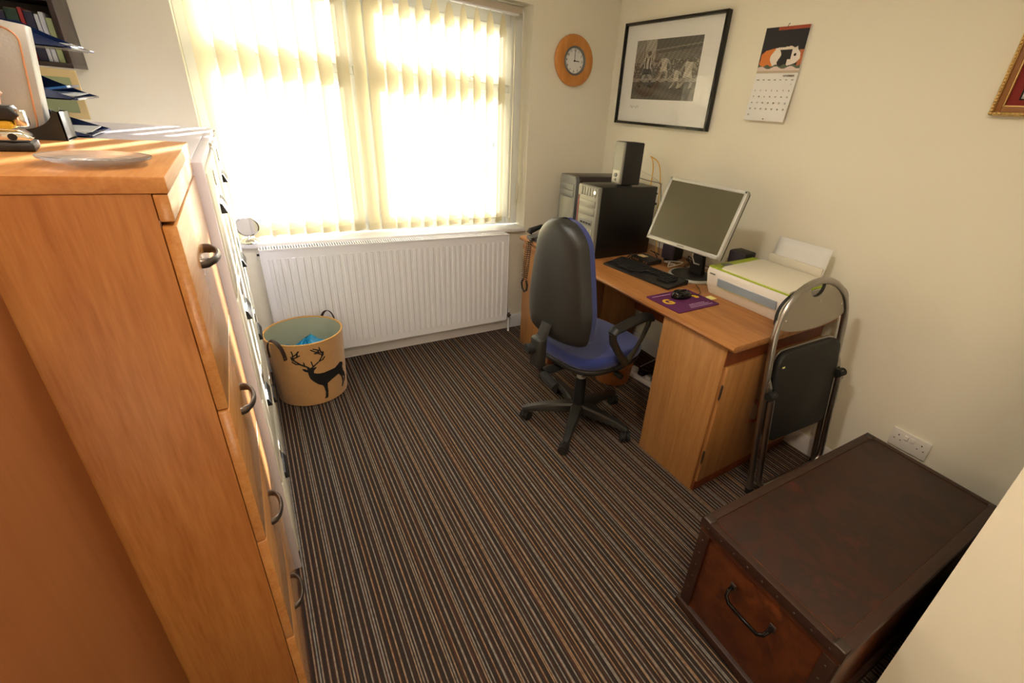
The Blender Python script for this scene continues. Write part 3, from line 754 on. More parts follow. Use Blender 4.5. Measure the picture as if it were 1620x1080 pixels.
b = MB(); b.box(.046, .060, -.012, .012, .004, .028, .003); b.build('nose', M['chrome'], sp, local=True)

# cup
cu = thing('pink_cup', 'pale pink cup behind the stapler at the left edge', 'cup', (-2.566, -1.61, T0))
b = MB(); b.lathe([(0, 0), (.022, 0), (.026, .01), (.034, .06), (.036, .07), (.040, .074), (.038, .078), (.033, .074), (.030, .06), (.022, .012), (0, .008)], 36); b.build('body', M['pink'], cu, local=True)

# black holder with silver box upright
hd = thing('desk_organiser', 'black plastic stand with scooped end holding the silver box', 'organiser', (-2.60, -1.50, T0))
def scoop(n=12):
    P = [(-.26, 0), (.0, 0), (.0, .048), (-.010, .048)]
    for k in range(n+1):
        a = R(0-90*k/n); P.append((-.060+.05*math.cos(a), .052+.036*math.sin(a)))
    P += [(-.13, .016), (-.26, .016)]
    return P
b = MB(); b.prism(scoop(), (-2.479, -1.555, T0), (1, 0, 0), (0, 0, 1), (0, 1, 0), 0, .004); b.build('end_plate', M['black'], hd)
b = MB(); b.prism(scoop(), (-2.479, -1.497, T0), (1, 0, 0), (0, 0, 1), (0, 1, 0), 0, .004); b.build('end_plate', M['black'], hd)
b = MB(); b.box(-2.483, -2.479, -1.555, -1.493, T0, T0+.048, .001); b.box(-2.739, -2.479, -1.553, -1.495, T0, T0+.004); b.build('tray', M['black'], hd)
sb = thing('silver_box', 'flat silver presentation box with copper border standing upright', 'box', (-2.60, -1.52, T0+.006), rot=(R(-2), R(6.5), R(0)))
b = MB(); b.box(-.19, .092, -.018, .018, 0, .185, .0015); b.build('body', M['silverbox'], sb, local=True)
b = MB()
P = rrect(.262, .165, .02, 6, -.049, .0925)
b.tube([(x, -.0185, z) for x, z in P], .0014, 6, close=True); b.build('copper_border', M['copper'], sb, local=True)
mxx = world_of(sb) @ frame_mx((.030, -.0187, .072), (1, 0, 0), (0, 0, 1))
text('copper_lettering', 'L Y', .024, M['copper'], mxx, sb)

# letter trays on the steel cabinet
S0 = MT+.0008
def ltray(z, x1, y0, label, h=.055, tilt=0, m='navy', paper=True, yw=.26, xl=.33):
    t_ = thing('letter_tray', label, 'letter tray', (x1-xl/2, y0+yw/2, z), group='blue letter trays')
    x0 = x1-xl
    def side(b, y):
        b.prism([(x0, 0), (x1, 0), (x1+.012, .006), (x1-.01, .012), (x1-.07, h*.6), (x1-.12, h), (x0, h)], (0, y, z), (1, 0, 0), (0, 0, 1), (0, 1, 0), 0, .003)
    b = MB(); b.box(x0, x1, y0, y0+yw, z, z+.003); b.box(x1-.0, x1+.014, y0+.0, y0+yw, z+.001, z+.006, .001); b.box(x0, x0+.003, y0, y0+yw, z, z+h)
    side(b, y0); side(b, y0+yw-.003); b.build('tray', M[m], t_)
    if paper:
        pp = thing('paper_stack', 'white papers lying in the ' + label.split(' on ')[0].split(' resting ')[0], 'papers', (x1-.16, y0+.13, z+.004), rz=R(3))
        b = MB()
        for k in range(4): b.box(-.14, .145+.006*k, -.10, .10, .0022*k, .0022*k+.0016)
        b.build('sheets', M['paper'], pp, local=True)
    return t_
lt0 = ltray(S0, -2.556, -1.02, 'lowest navy letter tray on the cream steel cabinet')
ltray(S0+.088, -2.560, -1.02, 'middle navy letter tray with papers resting above the lowest one', h=.062)
ltray(S0+.205, -2.540, -1.02, 'topmost navy letter tray, high behind the silver box', h=.06)
for k, zz in enumerate((S0+.003, S0+.091)):
    for y in (-1.015, -.775):
        pass
b = MB()
for x, y in ((-2.87, -1.015), (-2.87, -.768), (-2.70, -1.015), (-2.70, -.768)):
    b.cyl((x, y, S0+.004), (x, y, S0+.205), .004, 8)
b.build('tray_riser', M['navy'], lt0)
nb = thing('blue_folder', 'bright blue plastic folder leaning in the middle letter tray', 'folder', (-2.64, -.88, S0+.10), rot=(0, R(-12), R(3)))
b = MB(); b.box(-.10, .07, -.10, .10, 0, .006, .002); b.build('cover', M['clearblue'], nb, local=True)
# dark wall shelf with books in the corner
sh = thing('wall_shelf', 'very dark brown bookshelf in the left corner by the window', 'bookshelf', (-2.82, -.13, 1.50))
BX1 = -2.672
b = MB(); b.box(XL+.005, BX1, -.235, -.003, 1.50, 1.515, .001); b.build('shelf_board', M['shelf'], sh)
b = MB(); b.box(XL+.005, BX1-.014, -.235, -.003, 1.70, 1.715, .001); b.build('shelf_board', M['shelf'], sh)
b = MB(); b.box(BX1-.014, BX1, -.235, -.003, 1.515, 1.95, .001); b.build('side_board', M['shelf'], sh)
b = MB(); b.box(XL+.005, BX1-.014, -.010, -.003, 1.515, 1.95, .001); b.build('back_board', M['shelf'], sh)
xb = BX1-.018
bk = [('greenpale', .016, .135, 'pale green'), ('greybook', .012, .150, 'pale grey'), ('greybook', .010, .142, 'light lilac grey'), ('navybook', .022, .148, 'navy'), ('redbook', .010, .155, 'thin red'), ('greenbook', .030, .150, 'dark green'), ('navybook', .020, .14, 'second navy'), ('paper', .012, .13, 'white')]
pos = ['at the right end of', 'next to the pale green one on', 'in the middle of', 'left of the grey ones on', 'beside the navy one on', 'left of the thin red one on', 'further left on', 'at the left end of']
for (mm, wd, hh, nm), ps in zip(bk, pos):
    bo = thing('book', '%s book %s the dark corner shelf' % (nm, ps), 'book', (xb-wd/2, -.12, 1.5155), group='books on the dark shelf')
    b = MB(); b.box(xb-wd, xb, -.225, -.05, 1.5155, 1.5155+hh, .0015); b.build('cover', M[mm], bo)
    b = MB(); b.box(xb-wd+.0015, xb-.0015, -.222, -.048, 1.518, 1.5155+hh+.0005); b.build('pages', M['buff'], bo, smooth=0)
    xb -= wd+.002
for k, (mm, z, nm) in enumerate((('black', 1.716, 'black box file on the upper board of the dark shelf'), )):
    bo = thing('box_file', nm, 'box file', (-2.78, -.13, z)); b = MB(); b.box(-2.86, -2.70, -.22, -.03, z, z+.19, .004); b.build('case', M['blackgloss'], bo)
    b = MB(); b.box(-2.80, -2.76, -.223, -.219, z+.06, z+.12, .001); b.build('spine_label', M['buff'], bo)
# buff board standing under the shelf
bd = thing('buff_folder', 'large buff card folder standing upright against the window wall', 'folder', (-2.80, -.24, S0-.0), rot=(R(-3), 0, 0))
b = MB(); b.box(-.155, .150, -.006, .0, -.55, .155, .001)
bd.location = (-2.80, -.36, S0+.001)
b.bm.free(); b = MB(); b.box(-.155, .150, -.006, .0, 0.0, .155, .001); b.build('cover', M['buff'], bd, local=True)
b = MB(); b.box(-.06, .13, -.009, -.006, .02, .13, .001); b.build('inner_sheet', M['greenpale'], bd, local=True)

# ================================================================== FELT BASKET
bs = thing('felt_basket', 'tan felt storage basket with a black stag print and two leather handles', 'basket', (-2.112, -.315, 0))
BRT, BRB, BH = .183, .168, .372
b = MB(); b.lathe([(0, 0), (BRB-.01, 0), (BRB, .008), (BRB+(BRT-BRB)*.5, BH*.5), (BRT, BH-.004), (BRT-.003, BH), (BRT-.008, BH-.004)], 72); b.build('body', M['felt'], bs, local=True)
b = MB(); b.lathe([(BRT-.0085, BH-.004), (BRT-.011, BH-.05), (BRB-.008, .02), (0, .012)], 72); b.build('lining', M['lining'], bs, local=True)
b = MB(); b.tube([(BRT*.985*math.cos(a), BRT*.985*math.sin(a), BH-.002) for a in [2*PI*k/72 for k in range(72)]], .0045, 8, close=True); b.build('rim_binding', mat('tan_binding', srgb(206, 158, 90), 0.7), bs, local=True)
for sgn, ang in ((1, 224), (-1, 46)):
    a0 = R(ang); c = Vector((math.cos(a0), math.sin(a0), 0)); tg = Vector((-c.y, c.x, 0)); pts = []
    for k in range(21):
        u_ = k/20; th = PI*u_
        off = -math.cos(th)*.045
        pts.append(c*(BRT+.006+.012*math.sin(th))+tg*off+Vector((0, 0, BH-.075+.105*math.sin(th)**.75)))
    b = MB(); b.tube(pts, .009, 8, flat=(.25, 1.0)); b.build('handle', M['leather'], bs, local=True)
    b = MB()
    for p in (pts[0], pts[-1]):
        b.cyl(p+c*.001+Vector((0, 0, .012)), p+c*.005+Vector((0, 0, .012)), .003, 8)
    b.build('rivet', M['brass'], bs, local=True)
# stag print, mapped on the felt
body = [(540, 603), (560, 606), (580, 620), (577, 600), (590, 604), (605, 612), (618, 600), (630, 608), (657, 604), (642, 622), (628, 636), (625, 655), (650, 665), (700, 668), (745, 658), (800, 645), (838, 612), (850, 601), (869, 603), (876, 618), (868, 650), (873, 685), (886, 710), (888, 740), (880, 790), (869, 800), (874, 745), (864, 727), (868, 770), (864, 810), (852, 840), (845, 835), (855, 790), (851, 742), (828, 708), (800, 722), (760, 745), (722, 770), (719, 830), (717, 870), (709, 903), (680, 908), (690, 885), (696, 850), (688, 800), (678, 780), (640, 760), (610, 730), (588, 700), (580, 660), (577, 640), (558, 632), (545, 618)]
ant = []
for pl in ([(602, 612), (575, 590), (535, 565), (500, 530), (487, 500), (492, 470), (487, 445)], [(565, 585), (560, 553)], [(535, 562), (500, 555), (478, 532)], [(500, 528), (480, 515), (476, 490)], [(492, 505), (520, 495), (540, 488)], [(495, 485), (520, 470), (536, 453)], [(520, 495), (524, 470)],
           [(610, 612), (640, 590), (680, 560), (705, 525), (712, 495), (700, 465), (694, 443)], [(625, 592), (618, 555)], [(680, 560), (710, 550), (726, 528)], [(704, 520), (718, 510), (720, 482)], [(702, 503), (680, 490), (652, 487)], [(700, 485), (660, 475), (630, 455)], [(697, 468), (665, 455), (648, 448)], [(680, 490), (684, 462)]):
    for a, c_ in zip(pl[:-1], pl[1:]): ant.append((a, c_))
def stag(px, py):
    if inpoly(px, py, body): return True
    return any(dseg(px, py, a, c_) < (6.5 if i < 3 or i in (14, 15, 16) else 5) for i, (a, c_) in enumerate(ant))
view = math.atan2(-2.805+.31, -2.219+2.085)
me = bpy.data.meshes.new('stag_print'); vs = []; fs = []; NX, NY = 150, 170; idx = {}
def bpt(px, py):
    s_ = max(-.99, min(.99, (px-600)/312)); th = view + math.asin(s_)
    rim = 280+125*math.sqrt(1-s_*s_); frac = 1-(py-rim)/555
    z = BH*frac; r_ = BRB+(BRT-BRB)*frac+.0012
    return (r_*math.cos(th), r_*math.sin(th), z)
for j in range(NY):
    for i in range(NX):
        px = 470+430*(i+.5)/NX; py = 438+475*(j+.5)/NY
        if stag(px, py):
            q = []
            for di, dj in ((0, 0), (1, 0), (1, 1), (0, 1)):
                kx = (i+di, j+dj)
                if kx not in idx: idx[kx] = len(vs); vs.append(bpt(470+430*(i+di)/NX, 438+475*(j+dj)/NY))
                q.append(idx[kx])
            fs.append(q[::-1])
me.from_pydata(vs, [], fs); me.materials.append(M['print_black'])
o = bpy.data.objects.new('stag_print', me); COL.objects.link(o); o.parent = bs
# blue plastic bag inside
bb = MB(); rr = random.Random(11)
def bagf(u_, v_):
    a = 2*PI*u_; r_ = .150*math.sin(v_*PI/2)
    pk = max(0, 1-math.hypot(r_*math.cos(a)-.03, r_*math.sin(a)+.0)/.11)
    z = .262+.075*pk+.018*math.sin(a*3+v_*7)*v_+.01*math.sin(a*7+v_*11)
    return Vector((r_*math.cos(a), r_*math.sin(a), z-.04*v_))
bb.grid(bagf, 26, 9, closeu=True)
for a in range(0, 1): pass
bg_ = tag(bb.build('plastic_bag', M['bluebag'], None, local=True, smooth=12), 'bright blue plastic bag crumpled inside the felt basket', 'bag')
bg_.location = (-2.112, -.315, 0)

# ================================================================== DESK
DT = .765; DXF = -.790; DY0, DY1 = -1.932, -.205
dk = thing('desk', 'teak-coloured pedestal desk along the right wall', 'desk', (-.4, -1.07, 0))
b = MB(); prof = [(-.01, DT-.030), (DXF+.014, DT-.030), (DXF+.004, DT-.024), (DXF, DT-.015), (DXF+.003, DT-.005), (DXF+.012, DT), (-.01, DT)]
b.prism(prof, (0, DY0, 0), (1, 0, 0), (0, 0, 1), (0, 1, 0), 0, DY1-DY0, .004, 2); b.build('desktop', M['desk_y'], dk)
PX = -.772
def pedestal(y0, y1, label):
    b = MB(); b.box(PX, -.04, y0, y1, .0, DT-.031, .002); p = b.build('pedestal', M['desk_z'], dk)
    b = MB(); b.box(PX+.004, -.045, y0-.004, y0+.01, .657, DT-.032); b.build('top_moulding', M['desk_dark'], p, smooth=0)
    if label == 'b':
        b = MB(); b.box(PX-.010, PX+.01, y0-.002, y1+.004, .685, .718, .005); b.build('front_moulding', M['desk_y'], p)
    # door on the -y face
    b = MB(); b.box(PX+.012, PX+.40, y0-.016, y0, .055, .655, .002); d = b.build('door', M['desk_z'], p)
    b = MB(); b.box(PX+.405, -.04, y0-.016, y0, .055, .655, .002); b.build('end_panel', M['desk_z'], p)
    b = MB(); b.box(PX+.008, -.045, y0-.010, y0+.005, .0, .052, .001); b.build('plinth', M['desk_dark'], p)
    for z in (.20, .54):
        b = MB(); b.cyl((PX+.008, y0-.014, z-.035), (PX+.008, y0-.014, z+.035), .0035, 10); b.box(PX+.006, PX+.014, y0-.0175, y0-.0155, z-.03, z+.03); b.build('hinge', M['brass'], d)
    hx = PX+.305; pts = [(hx, y0-.015, .30), (hx, y0-.032, .305), (hx, y0-.044, .325), (hx, y0-.047, .355), (hx, y0-.044, .385), (hx, y0-.032, .405), (hx, y0-.015, .41)]
    b = MB(); b.tube(pts, [.010, .008, .0075, .0075, .0075, .008, .010], 10); b.build('door_handle', mat('brown_plastic_handle', srgb(120, 62, 30), 0.4), d)
pedestal(-1.895, -1.545, 'a'); pedestal(-.62, -.245, 'b')
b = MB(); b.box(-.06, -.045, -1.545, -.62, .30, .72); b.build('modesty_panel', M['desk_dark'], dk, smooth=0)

# keyboard
KA = R(0); kb = thing('keyboard', 'black computer keyboard at the front of the desk', 'keyboard', (-.520, -1.125, DT+.001), rz=R(-97+8))
# local x along the long side (towards -y), local y away from the user (+x)
kb.rotation_euler = (0, 0, R(-90+7))
b = MB(); b.prism([(-.085, 0), (.085, 0), (.085, .024), (.06, .024), (-.06, .012), (-.085, .009)], (-.23, 0, 0), (0, 1, 0), (0, 0, 1), (1, 0, 0), 0, .46, .003); b.build('case', M['black'], kb, local=True)
keym = None; sl_ = math.atan2(.012, .12)
rows = [(.052, [(-.214+.0192*i*1.0, .0165) for i in range(21)]), (.026, [(-.214+.0192*i, .0165) for i in range(22)]), (.007, [(-.212+.0192*i, .0165) for i in range(22)]), (-.012, [(-.210+.0192*i, .0165) for i in range(12)]+[(.125+.0192*i, .0165) for i in range(4)]), (-.031, [(-.208+.0192*i, .0165) for i in range(12)]+[(.125+.0192*i, .0165) for i in range(4)]), ]
cnt = 0
for yk, ks in rows:
    for xk, wk in ks:
        if cnt >= 98: break
        cnt += 1
        if keym is None:
            b = MB(); b.prism([(-.0082, -.0082), (.0082, -.0082), (.0082, .0082), (-.0082, .0082)], (0, 0, 0), (1, 0, 0), (0, 1, 0), (0, 0, 1), 0, .007, .0018, 2)
            k0 = b.build('key', M['rubber'], kb, local=True); keym = k0
        else:
            k0 = keym.copy(); COL.objects.link(k0); k0.parent = kb
        k0.location = (xk, yk, .0185+yk*.1); k0.rotation_euler = (sl_, 0, 0)
b = MB(); b.box(-.14, -.03, -.059, -.044, .0135, .0205, .002); b.build('space_bar', M['rubber'], kb, local=True)
b = MB(); b.box(.06, .12, .07, .082, .0242, .0248); b.build('light_strip', M['silver_dark'], kb, local=True)

# mouse pad and mouse
mp_ = thing('mouse_pad', 'purple mouse pad with yellow letters at the desk edge', 'mouse pad', (-.612, -1.498, DT+.0006), rz=R(1))
b = MB(); b.prism(rrect(.280, .212, .008), (0, 0, 0), (1, 0, 0), (0, 1, 0), (0, 0, 1), 0, .004); b.build('cloth', M['purple'], mp_, local=True)
W_ = world_of(mp_)
text('big_letter', 'G', .075, M['yellow'], W_ @ frame_mx((-.088, .008, .0042), (1, 0, 0), (0, 1, 0)), mp_, bold=.003)
text('big_letter', 's', .075, M['yellow'], W_ @ frame_mx((.100, .018, .0042), (1, 0, 0), (0, 1, 0)), mp_, bold=.003)
b = MB()
rr = random.Random(2)
for ly, x0, x1 in ((-.056, -.02, .085), (-.070, -.03, .10), (-.084, -.04, .112), (.082, -.12, .0)):
    x = x0
    while x < x1:
        wd = rr.uniform(.006, .014); b.box(x, min(x+wd, x1), ly-.0022, ly+.0022, .0041, .0046); x += wd+.003
b.build('small_print', M['lilacprint'], mp_, local=True, smooth=0)
ms = thing('mouse', 'black computer mouse on the purple mouse pad', 'mouse', (-.590, -1.468, DT+.0052), rz=R(-6))
def mfn(u_, v_):
    a = 2*PI*u_; t_ = v_*PI/2
    rx, ry = .058, .032
    x = rx*math.cos(a)*math.cos(t_)**.6 if v_ < 1 else 0; y = ry*math.sin(a)*(math.cos(t_)**.6 if v_ < 1 else 0)*(1-.12*math.cos(a))
    return Vector((x, y, .036*math.sin(t_)**.8*(1-.22*(x/rx))))
b = MB(); b.grid(mfn, 32, 10, closeu=True); b.build('shell', M['blackgloss'], ms, local=True, smooth=60)
b = MB(); b.cyl((.03, -.003, .024), (.03, .003, .024), .009, 14); b.build('scroll_wheel', M['silver_dark'], ms, local=True)
b = MB(); b.tube([(.055, 0, .008), (.09, -.01, .006), (.13, .01, .004), (.17, .06, .003), (.20, .12, .002)], .0018, 6); b.build('mouse_lead', M['black'], ms, local=True)
nt_ = tag((lambda b: (b.box(-.462, -.425, -1.545, -1.507, DT+.0006, DT+.004), b.build('sticky_note', M['note'], None, smooth=0))[1])(MB()), 'pale yellow sticky notes beside the printer', 'sticky note')

# monitor
mo = thing('monitor', 'silver-framed flat monitor, switched off, on a round stand', 'monitor', (-.285, -1.255, DT+.0006))
mc = Vector((-.405, -1.285, 1.108)); ya, ta = R(5.5), R(21)
mn = Vector((-math.cos(ya)*math.cos(ta), -math.sin(ya)*math.cos(ta), math.sin(ta))); mrr = Vector((math.sin(ya), -math.cos(ya), 0)); mu = mn.cross(mrr)
if mu.z < 0: mu = -mu
mm_ = frame_mx(mc, mrr, mu)   # local z = mrr x mu
if (mrr.cross(mu)).dot(mn) < 0: print('FLIP')
MW, MH = .452, .335
b = MB()
b.box(-MW/2, MW/2, MH/2-.017, MH/2, -.022, .004, .003, mx=mm_); b.box(-MW/2, MW/2, -MH/2, -MH/2+.020, -.022, .004, .003, mx=mm_)
b.box(-MW/2, -MW/2+.016, -MH/2, MH/2, -.022, .004, .003, mx=mm_); b.box(MW/2-.016, MW/2, -MH/2, MH/2, -.022, .004, .003, mx=mm_)
b.build('bezel', M['silver'], mo)
b = MB(); b.box(-MW/2+.014, MW/2-.014, -MH/2+.018, MH/2-.015, -.010, .0005, mx=mm_); b.build('screen', M['screen'], mo, smooth=0)
b = MB(); b.box(-MW/2+.002, MW/2-.002, -MH/2+.002, MH/2-.002, -.038, -.012, .008, mx=mm_); b.box(-MW*.3, MW*.3, -MH*.32, MH*.32, -.058, -.036, .012, mx=mm_); b.build('rear_shell', M['black'], mo)
b = MB(); b.box(MW/2-.013, MW/2-.004, MH/2-.012, MH/2-.005, .0035, .0046, mx=mm_); b.build('corner_badge', M['text'], mo, smooth=0)
b = MB(); b.box(-.022, .022, -MH/2+.007, -MH/2+.012, .0035, .0046, mx=mm_); b.build('maker_badge', M['silver_dark'], mo, smooth=0)
bc = Vector((-.285, -1.255, DT+.0006))
b = MB(); b.lathe([(0, 0), (.122, 0), (.126, .006), (.124, .014), (.116, .017), (.112, .014), (.05, .013), (0, .013)], 64, mx=Matrix.Translation(bc)); b.build('base_ring', M['silver'], mo)
b = MB(); b.lathe([(0, .0135), (.113, .0145), (.108, .018), (.05, .020), (0, .020)], 64, mx=Matrix.Translation(bc)); b.build('base_plate', M['black'], mo)
b = MB(); b.prism([(-.045, .015), (.045, .015), (.032, .12), (.030, .26), (-.030, .26), (-.032, .12)], bc+Vector((.03, 0, 0)), (0, -1, 0), (0, 0, 1), (1, 0, 0), -.012, .02, .004)
b.box(bc.x-.07, bc.x+.04, bc.y-.03, bc.y+.03, DT+.27, DT+.33, .006); b.build('stand_neck', M['black'], mo)
b = MB(); b.tube([(bc.x-.02, bc.y+.012, 1.02), (bc.x-.03, bc.y+.02, .95), (bc.x-.02, bc.y+.004, .88), (bc.x-.016, bc.y-.012, .85), (bc.x+.02, bc.y-.02, .84)], .004, 8); b.build('monitor_lead', M['cablewhite'], mo)

# PC towers
p1 = thing('computer_tower', 'black computer tower with silver front, speaker on top', 'computer', (-.645, -.81, DT+.0006), rz=R(2.5), group='computer towers on the desk')
b = MB(); b.box(.028, .462, 0, .183, 0, .402, .003); b.build('case', M['tower_black'], p1, local=True)
b = MB(); b.box(0, .03, .002, .181, .004, .400, .008); fr_ = b.build('front_bezel', M['tower_silver'], p1, local=True)
b = MB()
for k in range(6): b.box(-.003, .002, .022+k*.023, .040+k*.023, .345, .390, .002)
b.build('front_ribs', M['tower_silver'], p1, local=True)
for z in (.285, .24):
    b = MB(); b.box(-.004, .002, .018, .155, z, z+.038, .003); d_ = b.build('drive_bay', M['tower_silver'], p1, local=True)
    b = MB(); b.box(-.0055, -.0035, .025, .032, z+.006, z+.011); b.build('eject_button', M['silver_dark'], d_, local=True)
b = MB(); b.box(-.003, .002, .03, .14, .185, .215, .002); b.build('card_reader', M['silver_dark'], p1, local=True)
b = MB()
for k in range(4): b.box(-.0045, -.002, .038+k*.025, .055+k*.025, .192, .200)
b.build('card_slots', M['text'], p1, local=True, smooth=0)
b = MB()
for k in range(6): b.box(-.003, .002, .022+k*.023, .040+k*.023, .05, .165, .002)
b.build('lower_ribs', M['tower_silver'], p1, local=True)
b = MB(); b.cyl((-.004, .028, .37), (.002, .028, .37), .010, 20); b.build('power_button', M['chrome'], p1, local=True)
b = MB(); b.box(-.002, .004, .164, .170, .16, .34); b.build('dark_trim', M['redbook'], p1, local=True)
b = MB(); b.box(.462, .475, .03, .15, .33, .345, .002); b.cyl((.462, .01, .36), (.474, .01, .36), .006, 10); b.cyl((.462, .01, .30), (.478, .01, .30), .008, 10); b.build('rear_screw', M['black'], p1, local=True)
p2 = thing('computer_tower', 'older grey-fronted computer tower against the window wall', 'computer', (-.520, -.415, DT+.0006), rz=R(1), group='computer towers on the desk')
b = MB(); b.box(.03, .45, 0, .178, 0, .402, .006); b.build('case', mat('charcoal_case', srgb(58, 50, 50), 0.35), p2, local=True)
b = MB(); b.prism([(0, 0), (.178, 0), (.178, .0), (.178, .380), (.165, .402), (.013, .402), (0, .380)], (0, 0, 0), (0, 1, 0), (0, 0, 1), (1, 0, 0), 0, .031, .004); b.build('front_bezel', M['silver_dark'], p2, local=True)
b = MB(); b.box(-.004, .002, .016, .162, .318, .352, .003); b.box(-.004, .002, .016, .162, .276, .312, .003); b.build('drive_bay', M['silver_dark'], p2, local=True)
def bul(u_, v_):
    return Vector((-.018*math.sin(PI*u_), .018+.142*u_, .02+.25*v_))
b = MB(); b.grid(bul, 14, 6); b.build('curved_panel', M['tower_silver'], p2, local=True, smooth=60)
b = MB(); b.cyl((-.022, .09, .12), (-.014, .09, .12), .014, 20); b.build('power_button', M['chrome'], p2, local=True)

# speakers
def speaker(loc, rz, label, w_, d_, h_, fm, bm_, sc=True):
    s = thing('speaker', label, 'speaker', loc, rz=rz, group='desktop speakers')
    b = MB(); b.box(.012, d_, 0, w_, .010, h_, .007, 3); b.build('cabinet', M[bm_], s, local=True)
    b = MB(); b.box(0, .016, .002, w_-.002, .012, h_-.002, .006, 3); f_ = b.build('front_grille', M[fm], s, local=True)
    b = MB(); b.lathe([(0, 0), (.045, 0), (.045, .004), (.02, .012), (0, .012)], 28, mx=Matrix.Translation((d_*.5, w_*.5, 0)) ); b.build('foot', M['black'], s, local=True)
    if sc:
        b = MB(); b.box(-.002, .002, .012, w_-.012, .02, .085, .002); b.build('control_panel', M['silver'], s, local=True)
        b = MB(); b.cyl((-.008, w_*.5, .06), (0, w_*.5, .06), .011, 18); b.cyl((-.006, w_*.5, .035), (0, w_*.5, .035), .007, 14); b.build('knob', M['silver_dark'], s, local=True)
    return s
speaker((-.495, -.80, DT+.4035), R(-1), 'tall black speaker standing on the front computer tower', .085, .145, .235, 'tower_silver', 'black')
speaker((-.20, -1.02, DT+.0006), R(5), 'violet-grey speaker half hidden behind the left of the monitor', .09, .10, .165, 'violetgrey', 'black', False)
speaker((-.14, -1.448, DT+.0006), R(0), 'violet-grey speaker behind the right edge of the monitor', .10, .10, .172, 'violetgrey', 'black', False)

# router box with ports
rt = thing('network_box', 'small black network box with silver sockets behind the keyboard', 'network box', (-.335, -.945, DT+.0006), rz=R(4))
b = MB(); b.box(-.055, .05, -.075, .075, 0, .028, .004); b.build('case', M['black'], rt, local=True)
b = MB()
for k, y in enumerate((-.05, -.03, .018, .035, .055)): b.box(-.0565, -.054, y-.006, y+.006, .008, .020)
b.build('ports', M['chrome'], rt, local=True, smooth=0)
b = MB(); b.box(-.03, .01, -.0, .05, .0285, .031); b.build('paper_tag', M['buff'], rt, local=True, smooth=0)

def cable(pts, r, m, label, n=6, name='cable'):
    P = [Vector(p) for p in pts]; out = []
    for i in range(len(P)-1):
        p0 = P[max(0, i-1)]; p1_, p2_ = P[i], P[i+1]; p3 = P[min(len(P)-1, i+2)]
        for k in range(n):
            t_ = k/n; out.append(.5*((2*p1_)+(p2_-p0)*t_+(2*p0-5*p1_+4*p2_-p3)*t_*t_+(-p0+3*p1_-3*p2_+p3)*t_**3))
    out.append(P[-1])
    b = MB(); b.tube(out, r, 7); o = b.build(name, M[m] if isinstance(m, str) else m, None)
    return tag(o, label, 'cable')
cable([(-.16, -.70, 1.13), (-.12, -.66, 1.24), (-.08, -.60, 1.30), (-.05, -.55, 1.315), (-.04, -.62, 1.28), (-.05, -.67, 1.17), (-.08, -.72, .98), (-.12, -.80, .80), (-.22, -.9, .79)], .0035, 'cableyellow', 'yellow network cable arching behind the speaker', name='network_cable')
cable([(-.345, -.775, 1.22), (-.25, -.76, 1.20), (-.16, -.78, 1.185), (-.13, -.76, 1.16), (-.12, -.80, .95), (-.15, -.86, .775)], .0018, 'black', 'thin black speaker lead dropping behind the front tower', name='speaker_lead')
cable([(-.345, -.765, 1.26), (-.2, -.74, 1.22), (-.13, -.75, 1.17), (-.1, -.8, 1.0)], .0015, 'cablewhite', 'thin pale lead behind the tall speaker', name='speaker_lead')
rr = random.Random(4)
mess = [('black', 'tangle of black cables behind the monitor stand'), ('cablewhite', 'white cable looping behind the monitor stand'), ('cablewhite', 'short white cable beside the network box'), ('black', 'black cable beside the left speaker'), ('black', 'black cable lying between the tower and the keyboard')]
starts = [(-.17, -1.12), (-.15, -1.16), (-.25, -1.05), (-.22, -.92), (-.42, -.86)]
for (mm, lb), (sx, sy) in zip(mess, starts):
    pts = [(sx, sy, DT+.005)]; n_ = 14 if 'tangle' in lb else 5
    for k in range(n_):
        pts.append((sx+rr.uniform(-.05, .06), sy+rr.uniform(-.07, .07), DT+.005+abs(rr.gauss(0, .022))))
    cable(pts, .003, mm, lb)

# printer
pr_ = thing('printer', 'white and lime green printer with paper in its rear tray', 'printer', (-.24, -1.68, DT+.0006))
py0, py1 = -1.893, -1.455
z0 = DT+.0006
b = MB()
prof = [(-.385, 0), (-.06, 0), (-.05, .05), (-.055, .135), (-.075, .148), (-.425, .138), (-.432, .118), (-.415, .05)]
t = bmesh.new()
def sect(y, sx, sz0):
    return [(-.24+(x+.24)*sx, y, z0+zz) for x, zz in prof]
rings = []
for y, sx in ((py0+.035, .80), (py0+.012, .93), (py0, .99), (py0+.001, 1.0), (py1-.03, 1.0), (py1-.006, .99), (py1, .93)):
    rings.append([t.verts.new(p) for p in sect(y, sx, 0)])
